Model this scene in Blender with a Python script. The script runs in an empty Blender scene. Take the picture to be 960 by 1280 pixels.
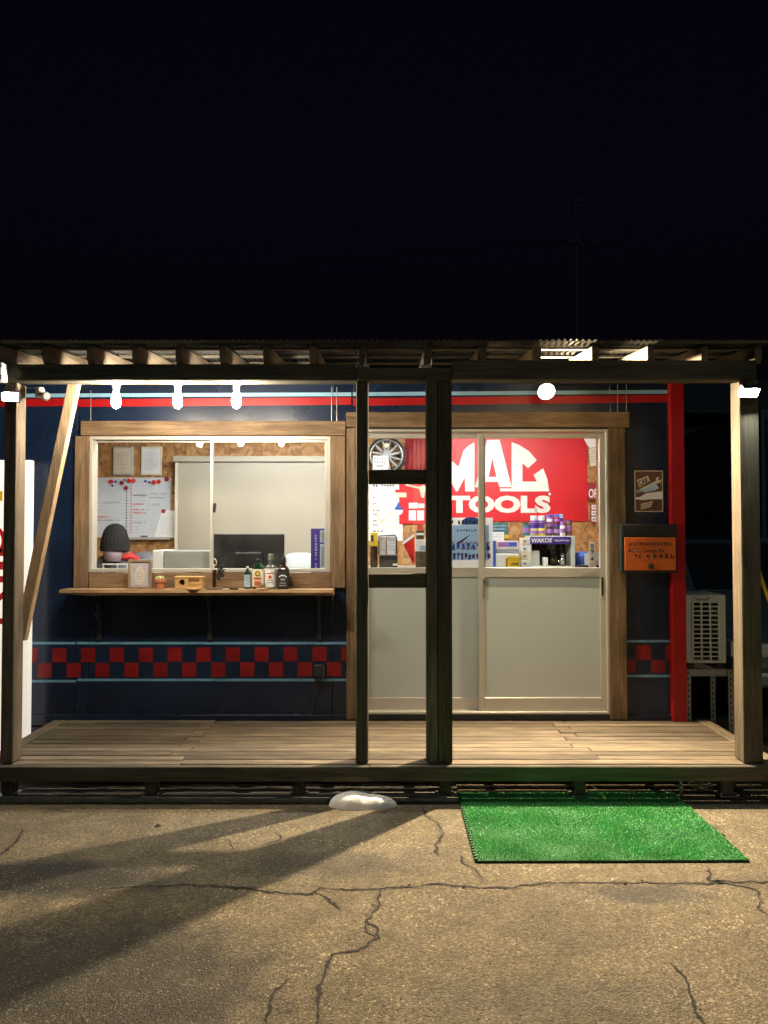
import bpy, bmesh, math, random
from mathutils import Vector, Matrix, Euler, noise as mnoise

R = math.radians
rnd = random.Random(11)
S = bpy.context.scene
COL = S.collection

# ------------------------------------------------------------------ camera
CAMZ, TH, F = 1.45, R(1.5), 961.0
cd = bpy.data.cameras.new('camera')
cam = bpy.data.objects.new('camera', cd)
COL.objects.link(cam)
cam.location = (0, 0, CAMZ)
cam.rotation_euler = (R(90) + TH, 0, 0)
cd.sensor_fit = 'VERTICAL'
cd.sensor_height = 36.0
cd.lens = 36.0 * F / 1280.0
cd.clip_end = 2000
S.camera = cam

# ------------------------------------------------------------------ night sky, added fill sun, exposure
W = bpy.data.worlds.new('World')
S.world = W
W.use_nodes = True
wn = W.node_tree
bg = wn.nodes['Background']
sky = wn.nodes.new('ShaderNodeTexSky')
sky.sky_type = 'NISHITA'
sky.sun_disc = False
sky.sun_elevation = R(-3.0)
sky.sun_rotation = R(180)
sky.ozone_density = 3.0
sky.dust_density = 0.2
sky.air_density = 1.0
wn.links.new(sky.outputs[0], bg.inputs[0])
bg.inputs[1].default_value = 0.05
sl = bpy.data.lights.new('fill_sun', 'SUN')
sl.energy = 0.12  # added fill from behind the camera, lifts the dark front faces
sl.angle = R(12)
sl.color = (0.86, 1.0, 0.92)
so = bpy.data.objects.new('fill_sun', sl)
COL.objects.link(so)
so.rotation_euler = (R(58), 0, R(18))
S.view_settings.view_transform = 'Standard'
S.view_settings.look = 'None'
S.view_settings.exposure = 0.3
S.view_settings.gamma = 1.0
S.cycles.use_denoising = True
S.cycles.max_bounces = 4
S.cycles.use_adaptive_sampling = True
S.cycles.adaptive_threshold = 0.02
S.cycles.transparent_max_bounces = 10
S.cycles.sample_clamp_indirect = 4.0
S.cycles.caustics_reflective = False
S.cycles.caustics_refractive = False

FLOOD_W, BULB_W, POST_W, ROOM_W = 280.0, 38.0, 10.0, 46.0     # light output of the real lamps

# ------------------------------------------------------------------ pixel -> place helpers (reference frame 960 x 1280)
CT, ST = math.cos(TH), math.sin(TH)
def at(px, py, Y):
    u, v = (px - 480.0) / F, (640.0 - py) / F
    t = Y / (CT - v * ST)
    return Vector((u * t, Y, CAMZ + t * (ST + v * CT)))
def X(px, Y, py=690): return at(px, py, Y).x
def Z(py, Y): return at(480, py, Y).z
def Yat(py, z=0.0):
    v = (640.0 - py) / F
    return (z - CAMZ) / (ST + v * CT) * (CT - v * ST)
def gnd(px, py, z=0.0):
    return at(px, py, Yat(py, z))

YF = 4.17                       # front of the porch
ZD = Z(955, YF)                 # deck level
YW = Yat(899.5, ZD)             # office wall
YB = 7.05                       # back wall of the room

# ------------------------------------------------------------------ objects
def tag(o, label=None, cat=None, group=None, kind=None):
    if label: o['label'] = label
    if cat: o['category'] = cat
    if group: o['group'] = group
    if kind: o['kind'] = kind
    return o
def thing(name, label, cat, loc=(0, 0, 0), group=None):
    o = bpy.data.objects.new(name, None)
    COL.objects.link(o)
    o.location = loc
    o.empty_display_size = 0.05
    return tag(o, label, cat, group)
def attach(o, parent):
    if parent is None: return
    o.parent = parent
    # parts are meshed in place: only the Empty of a thing carries an offset
    off = parent.location if parent.type == 'EMPTY' else Vector((0, 0, 0))
    o.matrix_parent_inverse = Matrix.Translation(-off)

class MB:
    def __init__(s): s.v, s.f = [], []
    def add(s, vs, fs):
        n = len(s.v)
        s.v += [tuple(p) for p in vs]
        s.f += [tuple(i + n for i in f) for f in fs]
        return s
    def box(s, x0, x1, y0, y1, z0, z1, M=None):
        vs = [Vector((x, y, z)) for z in (z0, z1) for y in (y0, y1) for x in (x0, x1)]
        if M is not None: vs = [M @ p for p in vs]
        return s.add(vs, [(0, 2, 3, 1), (4, 5, 7, 6), (0, 1, 5, 4), (2, 6, 7, 3), (0, 4, 6, 2), (1, 3, 7, 5)])
    def prism(s, poly, a, b, plane='xz', M=None):
        n = len(poly)
        def mk(p, q):
            if plane == 'xz': return Vector((p[0], q, p[1]))
            if plane == 'yz': return Vector((q, p[0], p[1]))
            return Vector((p[0], p[1], q))
        vs = [mk(p, a) for p in poly] + [mk(p, b) for p in poly]
        if M is not None: vs = [M @ p for p in vs]
        area = sum(poly[i][0] * poly[(i + 1) % n][1] - poly[(i + 1) % n][0] * poly[i][1] for i in range(n))
        f0, f1 = tuple(range(n)), tuple(range(2 * n - 1, n - 1, -1))
        fs = [f0, f1] + [(i, n + i, n + (i + 1) % n, (i + 1) % n) for i in range(n)]
        if (area < 0) == (plane in ('xz',)): fs = [tuple(reversed(f)) for f in fs]
        if plane in ('xy', 'yz'): fs = [tuple(reversed(f)) for f in fs] if area > 0 else fs
        return s.add(vs, fs)
    def cyl(s, p0, p1, r0, r1=None, n=16, cap=True):
        p0, p1 = Vector(p0), Vector(p1)
        r1 = r0 if r1 is None else r1
        d = (p1 - p0).normalized()
        a = d.orthogonal().normalized()
        b = d.cross(a)
        vs = []
        for p, r in ((p0, r0), (p1, r1)):
            for i in range(n):
                t = 2 * math.pi * i / n
                vs.append(p + (a * math.cos(t) + b * math.sin(t)) * r)
        fs = [(i, (i + 1) % n, n + (i + 1) % n, n + i) for i in range(n)]
        if cap: fs += [tuple(reversed(range(n))), tuple(range(n, 2 * n))]
        return s.add(vs, fs)
    def tube(s, pts, r, n=8):
        pts = [Vector(p) for p in pts]
        vs, fs = [], []
        for k, p in enumerate(pts):
            d = (pts[min(k + 1, len(pts) - 1)] - pts[max(k - 1, 0)]).normalized()
            up = Vector((0, 0, 1)) if abs(d.z) < .9 else Vector((0, 1, 0))
            a = d.cross(up).normalized()
            b = d.cross(a)
            rr = r[k] if isinstance(r, (list, tuple)) else r
            for i in range(n):
                t = 2 * math.pi * i / n
                vs.append(p + (a * math.cos(t) + b * math.sin(t)) * rr)
        for k in range(len(pts) - 1):
            for i in range(n):
                j = (i + 1) % n
                fs.append((k * n + i, k * n + j, (k + 1) * n + j, (k + 1) * n + i))
        fs += [tuple(reversed(range(n))), tuple(range((len(pts) - 1) * n, len(pts) * n))]
        return s.add(vs, fs)
    def lathe(s, prof, c, n=20, e=2.0, dy=1.0, a0=0.0, a1=2 * math.pi, cap=True):
        full = abs(a1 - a0 - 2 * math.pi) < 1e-6
        m = n if full else n + 1
        vs, fs = [], []
        for r, z in prof:
            for i in range(m):
                t = a0 + (a1 - a0) * i / n
                ct, st = math.cos(t), math.sin(t)
                k = (abs(ct) ** e + abs(st) ** e) ** (-1.0 / e)
                vs.append((c[0] + r * k * ct, c[1] + r * k * st * dy, c[2] + z))
        for k in range(len(prof) - 1):
            for i in range(n if full else n):
                j = (i + 1) % m if full else i + 1
                fs.append((k * m + i, k * m + j, (k + 1) * m + j, (k + 1) * m + i))
        if cap and full: fs += [tuple(reversed(range(m))), tuple(range((len(prof) - 1) * m, len(prof) * m))]
        return s.add(vs, fs)
    def ball(s, c, rx, ry=None, rz=None, nu=16, nv=10):
        ry = rx if ry is None else ry
        rz = rx if rz is None else rz
        vs, fs = [], []
        for j in range(nv + 1):
            p = -math.pi / 2 + math.pi * j / nv
            for i in range(nu):
                t = 2 * math.pi * i / nu
                vs.append((c[0] + rx * math.cos(p) * math.cos(t), c[1] + ry * math.cos(p) * math.sin(t), c[2] + rz * math.sin(p)))
        for j in range(nv):
            for i in range(nu):
                k = (i + 1) % nu
                fs.append((j * nu + i, j * nu + k, (j + 1) * nu + k, (j + 1) * nu + i))
        return s.add(vs, fs)
    def pbox(s, a, b, c, d, Y0, Y1):
        return s.box(X(a, Y0, (c + d) / 2), X(b, Y0, (c + d) / 2), Y0, Y1, Z(d, Y0), Z(c, Y0))
    def build(s, name, m, parent=None, smooth=False, bevel=0.0, seg=1, weld=False):
        me = bpy.data.meshes.new(name)
        me.from_pydata(s.v, [], s.f)
        if weld:
            bm = bmesh.new(); bm.from_mesh(me)
            bmesh.ops.remove_doubles(bm, verts=bm.verts, dist=1e-5)
            bmesh.ops.recalc_face_normals(bm, faces=bm.faces)
            bm.to_mesh(me); bm.free()
        me.update()
        me.materials.append(m)
        if smooth:
            me.polygons.foreach_set('use_smooth', [True] * len(me.polygons))
            me.set_sharp_from_angle(angle=R(38))
        o = bpy.data.objects.new(name, me)
        COL.objects.link(o)
        attach(o, parent)
        if bevel:
            b = o.modifiers.new('bevel', 'BEVEL')
            b.width, b.segments, b.limit_method, b.angle_limit = bevel, seg, 'ANGLE', R(40)
        return o
def box(name, x0, x1, y0, y1, z0, z1, m, parent=None, bevel=0.0, seg=1):
    return MB().box(x0, x1, y0, y1, z0, z1).build(name, m, parent, bevel=bevel, seg=seg)
def pbox(name, a, b, c, d, Y0, Y1, m, parent=None, bevel=0.0, seg=1):
    """a box whose front face, standing at depth Y0, spans the reference rectangle a..b, c..d"""
    return MB().pbox(a, b, c, d, Y0, Y1).build(name, m, parent, bevel=bevel, seg=seg)

def text(name, s, x0, x1, z0, z1, y, m, parent, bold=0.0, slant=0.0, th=0.0008):
    cu = bpy.data.curves.new('txt', 'FONT')
    cu.body, cu.offset, cu.resolution_u = s, bold, 3
    o = bpy.data.objects.new('txt', cu)
    COL.objects.link(o)
    me = bpy.data.meshes.new_from_object(o.evaluated_get(bpy.context.evaluated_depsgraph_get()))
    bpy.data.objects.remove(o); bpy.data.curves.remove(cu)
    xs = [v.co.x for v in me.vertices]; ys = [v.co.y for v in me.vertices]
    if not xs: return None
    ax, bx, ay, by = min(xs), max(xs), min(ys), max(ys)
    for v in me.vertices:
        fx, fz = (v.co.x - ax) / (bx - ax), (v.co.y - ay) / (by - ay)
        v.co = (x0 + fx * (x1 - x0) + slant * (fz - .5) * (z1 - z0), y, z0 + fz * (z1 - z0))
    me.materials.clear(); me.materials.append(m)
    t = bpy.data.objects.new(name, me)
    COL.objects.link(t); attach(t, parent)
    return t

# ------------------------------------------------------------------ materials
def nodes(name):
    m = bpy.data.materials.new(name)
    m.use_nodes = True
    t = m.node_tree
    return m, t, t.nodes['Principled BSDF'], lambda k: t.nodes.new('ShaderNode' + k), t.links.new
def coords(N, L, off=True, scale=(1, 1, 1)):
    tc = N('TexCoord'); oi = N('ObjectInfo')
    mu = N('VectorMath'); mu.operation = 'MULTIPLY_ADD'
    cb = N('CombineXYZ')
    for i in range(3): L(oi.outputs['Random'], cb.inputs[i])
    mu.inputs[1].default_value = (37, 53, 71) if off else (0, 0, 0)
    L(cb.outputs[0], mu.inputs[0]); L(tc.outputs['Object'], mu.inputs[2])
    mp = N('Mapping'); mp.inputs['Scale'].default_value = scale
    L(mu.outputs[0], mp.inputs[0])
    return mp.outputs[0], oi
def pm(name, col, rough=.5, metal=0.0, var=.1, vs=7.0, bump=0.0, bs=80.0, coat=0.0, spec=.5, trans=0.0, sss=0.0):
    m, t, P, N, L = nodes(name)
    co, oi = coords(N, L)
    nz = N('TexNoise'); nz.inputs['Scale'].default_value = vs; nz.inputs['Detail'].default_value = 5
    L(co, nz.inputs['Vector'])
    mr = N('MapRange'); mr.inputs[3].default_value = 1 - var; mr.inputs[4].default_value = 1 + var
    mr.inputs[1].default_value = .3; mr.inputs[2].default_value = .7
    L(nz.outputs['Fac'], mr.inputs[0])
    h = N('HueSaturation'); h.inputs['Color'].default_value = (*col, 1)
    L(mr.outputs[0], h.inputs['Value']); L(h.outputs[0], P.inputs['Base Color'])
    m2 = N('MapRange'); m2.inputs[3].default_value = max(0, rough - .08); m2.inputs[4].default_value = min(1, rough + .08)
    L(nz.outputs['Fac'], m2.inputs[0]); L(m2.outputs[0], P.inputs['Roughness'])
    P.inputs['Metallic'].default_value = metal
    P.inputs['Coat Weight'].default_value = coat
    P.inputs['Specular IOR Level'].default_value = spec
    P.inputs['Transmission Weight'].default_value = trans
    if sss:
        P.inputs['Subsurface Weight'].default_value = sss
        P.inputs['Subsurface Radius'].default_value = (.02, .015, .012)
    if bump:
        n2 = N('TexNoise'); n2.inputs['Scale'].default_value = bs; n2.inputs['Detail'].default_value = 4
        L(co, n2.inputs['Vector'])
        b = N('Bump'); b.inputs['Strength'].default_value = bump; b.inputs['Distance'].default_value = .004
        L(n2.outputs['Fac'], b.inputs['Height']); L(b.outputs[0], P.inputs['Normal'])
    return m
def wood(name, c0, c1, axis='x', rough=.75, grain=1.0, spread=.35):
    m, t, P, N, L = nodes(name)
    sc = {'x': (1.2, 22, 22), 'y': (22, 1.2, 22), 'z': (22, 22, 1.2)}[axis]
    co, oi = coords(N, L, True, sc)
    nz = N('TexNoise'); nz.inputs['Scale'].default_value = 1.6; nz.inputs['Detail'].default_value = 7
    nz.inputs['Roughness'].default_value = .65; nz.inputs['Distortion'].default_value = .7
    L(co, nz.inputs['Vector'])
    fi = N('TexNoise'); fi.inputs['Scale'].default_value = 7; fi.inputs['Detail'].default_value = 3
    L(co, fi.inputs['Vector'])
    co2, _ = coords(N, L, True, tuple(2.2 if q < 2 else 5 for q in sc))
    bl = N('TexNoise'); bl.inputs['Scale'].default_value = 1.4; bl.inputs['Detail'].default_value = 4
    L(co2, bl.inputs['Vector'])
    rp = N('ValToRGB'); e = rp.color_ramp.elements
    e[0].position, e[0].color = .33, (*c0, 1)
    e[1].position, e[1].color = .66, (*c1, 1)
    L(nz.outputs['Fac'], rp.inputs[0])
    mul = N('Math'); mul.operation = 'MULTIPLY'
    a = N('MapRange'); a.inputs[1].default_value = .3; a.inputs[2].default_value = .7; a.inputs[3].default_value = 1 - .22 * grain; a.inputs[4].default_value = 1 + .12 * grain
    b = N('MapRange'); b.inputs[1].default_value = .3; b.inputs[2].default_value = .7; b.inputs[3].default_value = 1 - .25 * grain; b.inputs[4].default_value = 1.12
    c = N('MapRange'); c.inputs[3].default_value = 1 - spread; c.inputs[4].default_value = 1 + spread * .6
    L(fi.outputs['Fac'], a.inputs[0]); L(bl.outputs['Fac'], b.inputs[0]); L(oi.outputs['Random'], c.inputs[0])
    L(a.outputs[0], mul.inputs[0]); L(b.outputs[0], mul.inputs[1])
    mu2 = N('Math'); mu2.operation = 'MULTIPLY'
    L(mul.outputs[0], mu2.inputs[0]); L(c.outputs[0], mu2.inputs[1])
    h = N('HueSaturation'); L(rp.outputs[0], h.inputs['Color']); L(mu2.outputs[0], h.inputs['Value'])
    L(h.outputs[0], P.inputs['Base Color'])
    P.inputs['Roughness'].default_value = rough
    P.inputs['Specular IOR Level'].default_value = .3
    bp = N('Bump'); bp.inputs['Strength'].default_value = .45; bp.inputs['Distance'].default_value = .003
    ad = N('Math'); ad.operation = 'ADD'
    L(nz.outputs['Fac'], ad.inputs[0]); L(fi.outputs['Fac'], ad.inputs[1])
    L(ad.outputs[0], bp.inputs['Height']); L(bp.outputs[0], P.inputs['Normal'])
    return m
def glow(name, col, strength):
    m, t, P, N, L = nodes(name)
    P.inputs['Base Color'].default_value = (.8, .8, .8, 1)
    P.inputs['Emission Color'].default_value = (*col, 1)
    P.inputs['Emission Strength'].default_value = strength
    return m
def clear(name, col=(.97, .98, .98), refl=.05, rough=.0, mx=.55, haze=0.0):
    m, t, P, N, L = nodes(name)
    tr = N('BsdfTransparent'); tr.inputs[0].default_value = (*col, 1)
    gl = N('BsdfGlossy'); gl.inputs['Roughness'].default_value = rough
    lw = N('LayerWeight'); lw.inputs[0].default_value = .5
    pw = N('Math'); pw.operation = 'POWER'; pw.inputs[1].default_value = 5
    mr = N('MapRange'); mr.inputs[3].default_value = refl; mr.inputs[4].default_value = mx
    L(lw.outputs['Facing'], pw.inputs[0]); L(pw.outputs[0], mr.inputs[0])
    mix = N('MixShader'); L(mr.outputs[0], mix.inputs[0]); L(tr.outputs[0], mix.inputs[1]); L(gl.outputs[0], mix.inputs[2])
    out = t.nodes['Material Output']
    if haze:
        df = N('BsdfDiffuse'); df.inputs[0].default_value = (.75, .75, .72, 1)
        m2 = N('MixShader'); m2.inputs[0].default_value = haze
        L(mix.outputs[0], m2.inputs[1]); L(df.outputs[0], m2.inputs[2]); L(m2.outputs[0], out.inputs[0])
    else:
        L(mix.outputs[0], out.inputs[0])
    t.nodes.remove(P)
    return m
def sheet_paper(name, col):
    """thin poster paper that lets the room light through"""
    m, t, P, N, L = nodes(name)
    nz = N('TexNoise'); nz.inputs['Scale'].default_value = 30
    h = N('HueSaturation'); h.inputs['Color'].default_value = (*col, 1)
    mr = N('MapRange'); mr.inputs[3].default_value = .8; mr.inputs[4].default_value = 1.2
    L(nz.outputs['Fac'], mr.inputs[0]); L(mr.outputs[0], h.inputs['Value'])
    df, tr, mx = N('BsdfDiffuse'), N('BsdfTranslucent'), N('MixShader')
    L(h.outputs[0], df.inputs[0]); L(h.outputs[0], tr.inputs[0])
    mx.inputs[0].default_value = .55
    L(df.outputs[0], mx.inputs[1]); L(tr.outputs[0], mx.inputs[2]); L(mx.outputs[0], t.nodes['Material Output'].inputs[0])
    t.nodes.remove(P)
    return m
def osb(name):
    m, t, P, N, L = nodes(name)
    co, oi = coords(N, L, True, (1, 1, 1))
    wz = N('TexNoise'); wz.inputs['Scale'].default_value = 9; L(co, wz.inputs['Vector'])
    mx = N('MixRGB'); mx.inputs[0].default_value = .12; L(co, mx.inputs[1]); L(wz.outputs['Color'], mx.inputs[2])
    vo = N('TexVoronoi'); vo.inputs['Scale'].default_value = 26; L(mx.outputs[0], vo.inputs['Vector'])
    nz = N('TexNoise'); nz.inputs['Scale'].default_value = 45; nz.inputs['Detail'].default_value = 6; L(mx.outputs[0], nz.inputs['Vector'])
    av = N('MixRGB'); av.inputs[0].default_value = .45; L(vo.outputs['Color'], av.inputs[1]); L(nz.outputs['Fac'], av.inputs[2])
    rp = N('ValToRGB'); e = rp.color_ramp.elements
    e[0].position, e[0].color = .22, (.20, .085, .025, 1)
    e[1].position, e[1].color = .78, (.56, .34, .14, 1)
    k = e.new(.5); k.color = (.40, .20, .07, 1)
    L(av.outputs[0], rp.inputs[0]); L(rp.outputs[0], P.inputs['Base Color'])
    P.inputs['Roughness'].default_value = .6
    bp = N('Bump'); bp.inputs['Strength'].default_value = .3; bp.inputs['Distance'].default_value = .002
    L(av.outputs[0], bp.inputs['Height']); L(bp.outputs[0], P.inputs['Normal'])
    return m
def asphalt(name):
    m, t, P, N, L = nodes(name)
    tc = N('TexCoord'); co = tc.outputs['Object']
    def noise(sc, det=5, ro=.6):
        n = N('TexNoise'); n.inputs['Scale'].default_value = sc; n.inputs['Detail'].default_value = det; n.inputs['Roughness'].default_value = ro
        L(co, n.inputs['Vector']); return n.outputs['Fac']
    def rng(s, a, b, c, d):
        r = N('MapRange'); r.inputs[1].default_value, r.inputs[2].default_value, r.inputs[3].default_value, r.inputs[4].default_value = a, b, c, d
        L(s, r.inputs[0]); return r.outputs[0]
    def mth(op, a, b):
        n = N('Math'); n.operation = op
        for i, q in enumerate((a, b)):
            if isinstance(q, (int, float)): n.inputs[i].default_value = q
            else: L(q, n.inputs[i])
        return n.outputs[0]
    big = noise(1.3, 6); mid = noise(7, 6); fine = noise(170, 3); grit = noise(60, 4)
    vo = N('TexVoronoi'); vo.inputs['Scale'].default_value = 125; L(co, vo.inputs['Vector'])
    vs = N('TexVoronoi'); vs.inputs['Scale'].default_value = 260; L(co, vs.inputs['Vector'])
    sep = N('SeparateColor'); L(vo.outputs['Color'], sep.inputs[0])
    sep2 = N('SeparateColor'); L(vs.outputs['Color'], sep2.inputs[0])
    rp = N('ValToRGB'); e = rp.color_ramp.elements
    e[0].position, e[0].color = .25, (.068, .060, .044, 1)
    e[1].position, e[1].color = .75, (.232, .193, .132, 1)
    L(mth('ADD', mth('MULTIPLY', big, .5), mth('MULTIPLY', mid, .5)), rp.inputs[0])
    val = mth('MULTIPLY', rng(fine, .3, .7, .72, 1.22), rng(grit, .3, .7, .72, 1.22))
    val = mth('MULTIPLY', val, rng(sep.outputs[0], 0, 1, .72, 1.28))
    val = mth('MULTIPLY', val, rng(sep2.outputs[0], 0, 1, .8, 1.2))
    worn = rng(noise(2.6, 5), .40, .62, .08, 1.25)
    val = mth('ADD', val, mth('MULTIPLY', mth('MULTIPLY', rng(sep.outputs[1], .90, .94, 0, 1), worn), 1.1))          # pale stones
    # damp and oily stains and plain dark patches, each with its own place, size and ragged outline
    blotch = None
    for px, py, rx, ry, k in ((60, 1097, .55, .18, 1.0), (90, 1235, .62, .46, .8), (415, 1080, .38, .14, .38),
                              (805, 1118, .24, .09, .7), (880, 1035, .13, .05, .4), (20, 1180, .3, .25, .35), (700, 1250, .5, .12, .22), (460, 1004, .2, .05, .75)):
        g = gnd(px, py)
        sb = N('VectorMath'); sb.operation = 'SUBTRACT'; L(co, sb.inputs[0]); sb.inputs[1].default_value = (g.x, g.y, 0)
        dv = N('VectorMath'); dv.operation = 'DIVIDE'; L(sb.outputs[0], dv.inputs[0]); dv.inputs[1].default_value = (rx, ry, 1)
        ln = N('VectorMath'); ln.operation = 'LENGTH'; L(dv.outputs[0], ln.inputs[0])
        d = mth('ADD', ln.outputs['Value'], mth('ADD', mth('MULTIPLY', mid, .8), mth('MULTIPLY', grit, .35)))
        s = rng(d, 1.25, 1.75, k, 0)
        blotch = s if blotch is None else mth('MAXIMUM', blotch, s)
    val = mth('MULTIPLY', val, mth('SUBTRACT', 1.0, mth('MULTIPLY', blotch, .78)))
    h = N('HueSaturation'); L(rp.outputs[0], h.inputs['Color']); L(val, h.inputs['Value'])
    L(mth('SUBTRACT', 1.0, mth('MULTIPLY', blotch, .45)), h.inputs['Saturation'])
    L(h.outputs[0], P.inputs['Base Color'])
    L(mth('SUBTRACT', .9, mth('MULTIPLY', blotch, .25)), P.inputs['Roughness'])
    P.inputs['Specular IOR Level'].default_value = .3
    hgt = mth('ADD', mth('MULTIPLY', rng(vo.outputs['Distance'], 0, .7, 1, 0), .5), mth('ADD', mth('MULTIPLY', fine, .5), mth('MULTIPLY', grit, .6)))
    hgt = mth('ADD', hgt, mth('MULTIPLY', rng(vs.outputs['Distance'], 0, .7, 1, 0), .25))
    bp = N('Bump'); bp.inputs['Strength'].default_value = .85; bp.inputs['Distance'].default_value = .007
    L(hgt, bp.inputs['Height']); L(bp.outputs[0], P.inputs['Normal'])
    return m

M = {}
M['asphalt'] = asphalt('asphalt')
M['crack'] = pm('crack_void', (.012, .011, .01), .95, bump=.4)
M['crumble'] = pm('crumbled_asphalt', (.10, .082, .058), .95, var=.5, vs=90, bump=1.0, bs=160)
M['stone'] = pm('loose_stone', (.34, .29, .22), .85, var=.35, vs=30)
M['navy'] = pm('navy_panel_paint', (.0065, .0155, .040), .27, var=.3, vs=2.2, bump=.04, bs=25, spec=.5)
M['red'] = pm('red_paint', (.36, .006, .008), .38, var=.08)
M['low_blue'] = pm('shaded_blue_stripe', (.13, .29, .43), .45, var=.25, vs=9)  # lower stripes: shade painted in as a darker blue
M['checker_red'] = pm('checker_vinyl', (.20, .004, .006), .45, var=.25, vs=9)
M['sky_blue'] = pm('light_blue_stripe', (.25, .46, .62), .4)
M['osb'] = osb('osb_board')
M['white_wall'] = pm('cream_panel', (.43, .395, .32), .45, var=.05, vs=2)
M['alu'] = pm('aluminium_frame', (.52, .50, .45), .35, .25, var=.05)
M['door_grey'] = pm('door_laminate', (.48, .53, .53), .18, var=.04, vs=2)
M['black_seal'] = pm('black_rubber', (.015, .015, .017), .5)
M['glass'] = clear('window_glass', refl=.045)
for a in 'xyz':
    M['deck_' + a] = wood('deck_wood_' + a, (.115, .090, .064), (.27, .218, .155), a, .7, 1.5, .4)
    M['dark_' + a] = wood('weathered_dark_timber_' + a, (.065, .060, .046), (.16, .145, .108), a, .85)
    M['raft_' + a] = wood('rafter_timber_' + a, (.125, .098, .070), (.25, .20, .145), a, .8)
    M['trim_' + a] = wood('stained_trim_wood_' + a, (.165, .10, .052), (.34, .225, .128), a, .6, 1.5, .2)
    M['pale_' + a] = wood('pale_brace_wood_' + a, (.42, .28, .16), (.58, .42, .27), a, .65, spread=.1)
M['shelf'] = wood('live_edge_wood', (.24, .14, .065), (.45, .29, .155), 'x', .5)
M['green'] = pm('turf_green', (.14, .54, .17), .55, var=.10, vs=6)
M['green_base'] = pm('turf_backing', (.012, .09, .028), .8)
M['snow'] = pm('old_snow', (.93, .94, .95), .6, var=.04, vs=20, bump=.4, bs=140)
M['white'] = pm('white_plastic', (.74, .74, .72), .4, var=.04)
M['paper'] = pm('white_paper', (.80, .81, .81), .7, var=.03)
M['cream'] = pm('cream_paper', (.70, .64, .50), .7, var=.05)
M['ink'] = pm('black_ink', (.02, .02, .025), .6)
M['grey_ink'] = pm('grey_ink', (.28, .28, .30), .6)
M['red_ink'] = pm('red_ink', (.62, .02, .025), .55)
M['blue_ink'] = pm('blue_ink', (.03, .10, .42), .55)
M['pale_blue'] = pm('pale_blue_print', (.36, .50, .66), .5, var=.25, vs=30)
M['banner_red'] = pm('banner_vinyl', (.60, .012, .022), .42, var=.1, vs=3)
M['banner_white'] = pm('banner_lettering', (.74, .78, .74), .42, var=.04)
M['black'] = pm('black_plastic', (.018, .018, .02), .4)
M['dark_metal'] = pm('dark_metal', (.05, .05, .055), .45, .6)
M['steel'] = pm('galvanised_steel', (.36, .37, .37), .4, .7, var=.15, vs=20)
M['chrome'] = pm('chrome', (.7, .7, .7), .12, 1.0)
M['concrete'] = pm('concrete', (.24, .23, .21), .9, var=.25, vs=12, bump=.4)
M['yellow'] = pm('yellow_print', (.72, .52, .03), .5)
M['orange'] = pm('orange_acrylic', (.50, .11, .02), .35, var=.15)
M['brown'] = pm('brown_tin', (.13, .055, .04), .45, var=.3, vs=30)
M['purple'] = pm('purple_print', (.06, .03, .26), .4)
M['violet'] = pm('violet_label', (.30, .14, .42), .4)
M['terracotta'] = pm('terracotta', (.48, .17, .09), .8)
M['leaf'] = pm('cactus_green', (.38, .36, .14), .7, var=.3, vs=60)
M['dry_leaf'] = pm('dried_dark_leaf', (.03, .028, .025), .7)
M['bottle_green'] = pm('green_bottle_glass', (.008, .035, .014), .08, coat=.5)
M['bottle_clear'] = clear('clear_bottle_glass', (.82, .84, .84), refl=.10, rough=.03, mx=.8, haze=.10)
M['bottle_dark'] = pm('amber_bottle_glass', (.035, .016, .008), .08, coat=.5)
M['fabric_grey'] = pm('grey_jacket', (.17, .18, .22), .9, bump=.3, bs=250)
M['fabric_black'] = pm('black_knit', (.014, .015, .016), .95, bump=.4, bs=300)
M['skin'] = pm('skin', (.50, .29, .24), .55, sss=.15)
M['towel'] = pm('white_towel', (.66, .72, .76), .95, bump=.6, bs=200)
M['roof'] = clear('clear_corrugated_plastic', (.55, .55, .53), refl=.05, rough=.12, mx=.5, haze=.05)
M['dark_red'] = pm('dark_red_cloth', (.28, .02, .03), .7)
M['teal'] = pm('teal_print', (.03, .13, .16), .5, var=.4, vs=30)
M['car'] = pm('silver_car_paint', (.24, .33, .36), .22, .5, coat=.8)
M['car_glass'] = pm('car_glass', (.02, .03, .035), .05, coat=1.0)
M['far_dark'] = pm('far_wall', (.035, .05, .06), .8)
M['far_blue'] = pm('blue_container_paint', (.03, .10, .16), .5)
M['ac'] = pm('ivory_casing', (.62, .66, .61), .45, var=.05)

# ------------------------------------------------------------------ ground
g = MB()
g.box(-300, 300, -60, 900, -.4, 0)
ground = tag(g.build('ground', M['asphalt']), kind='structure')

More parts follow.
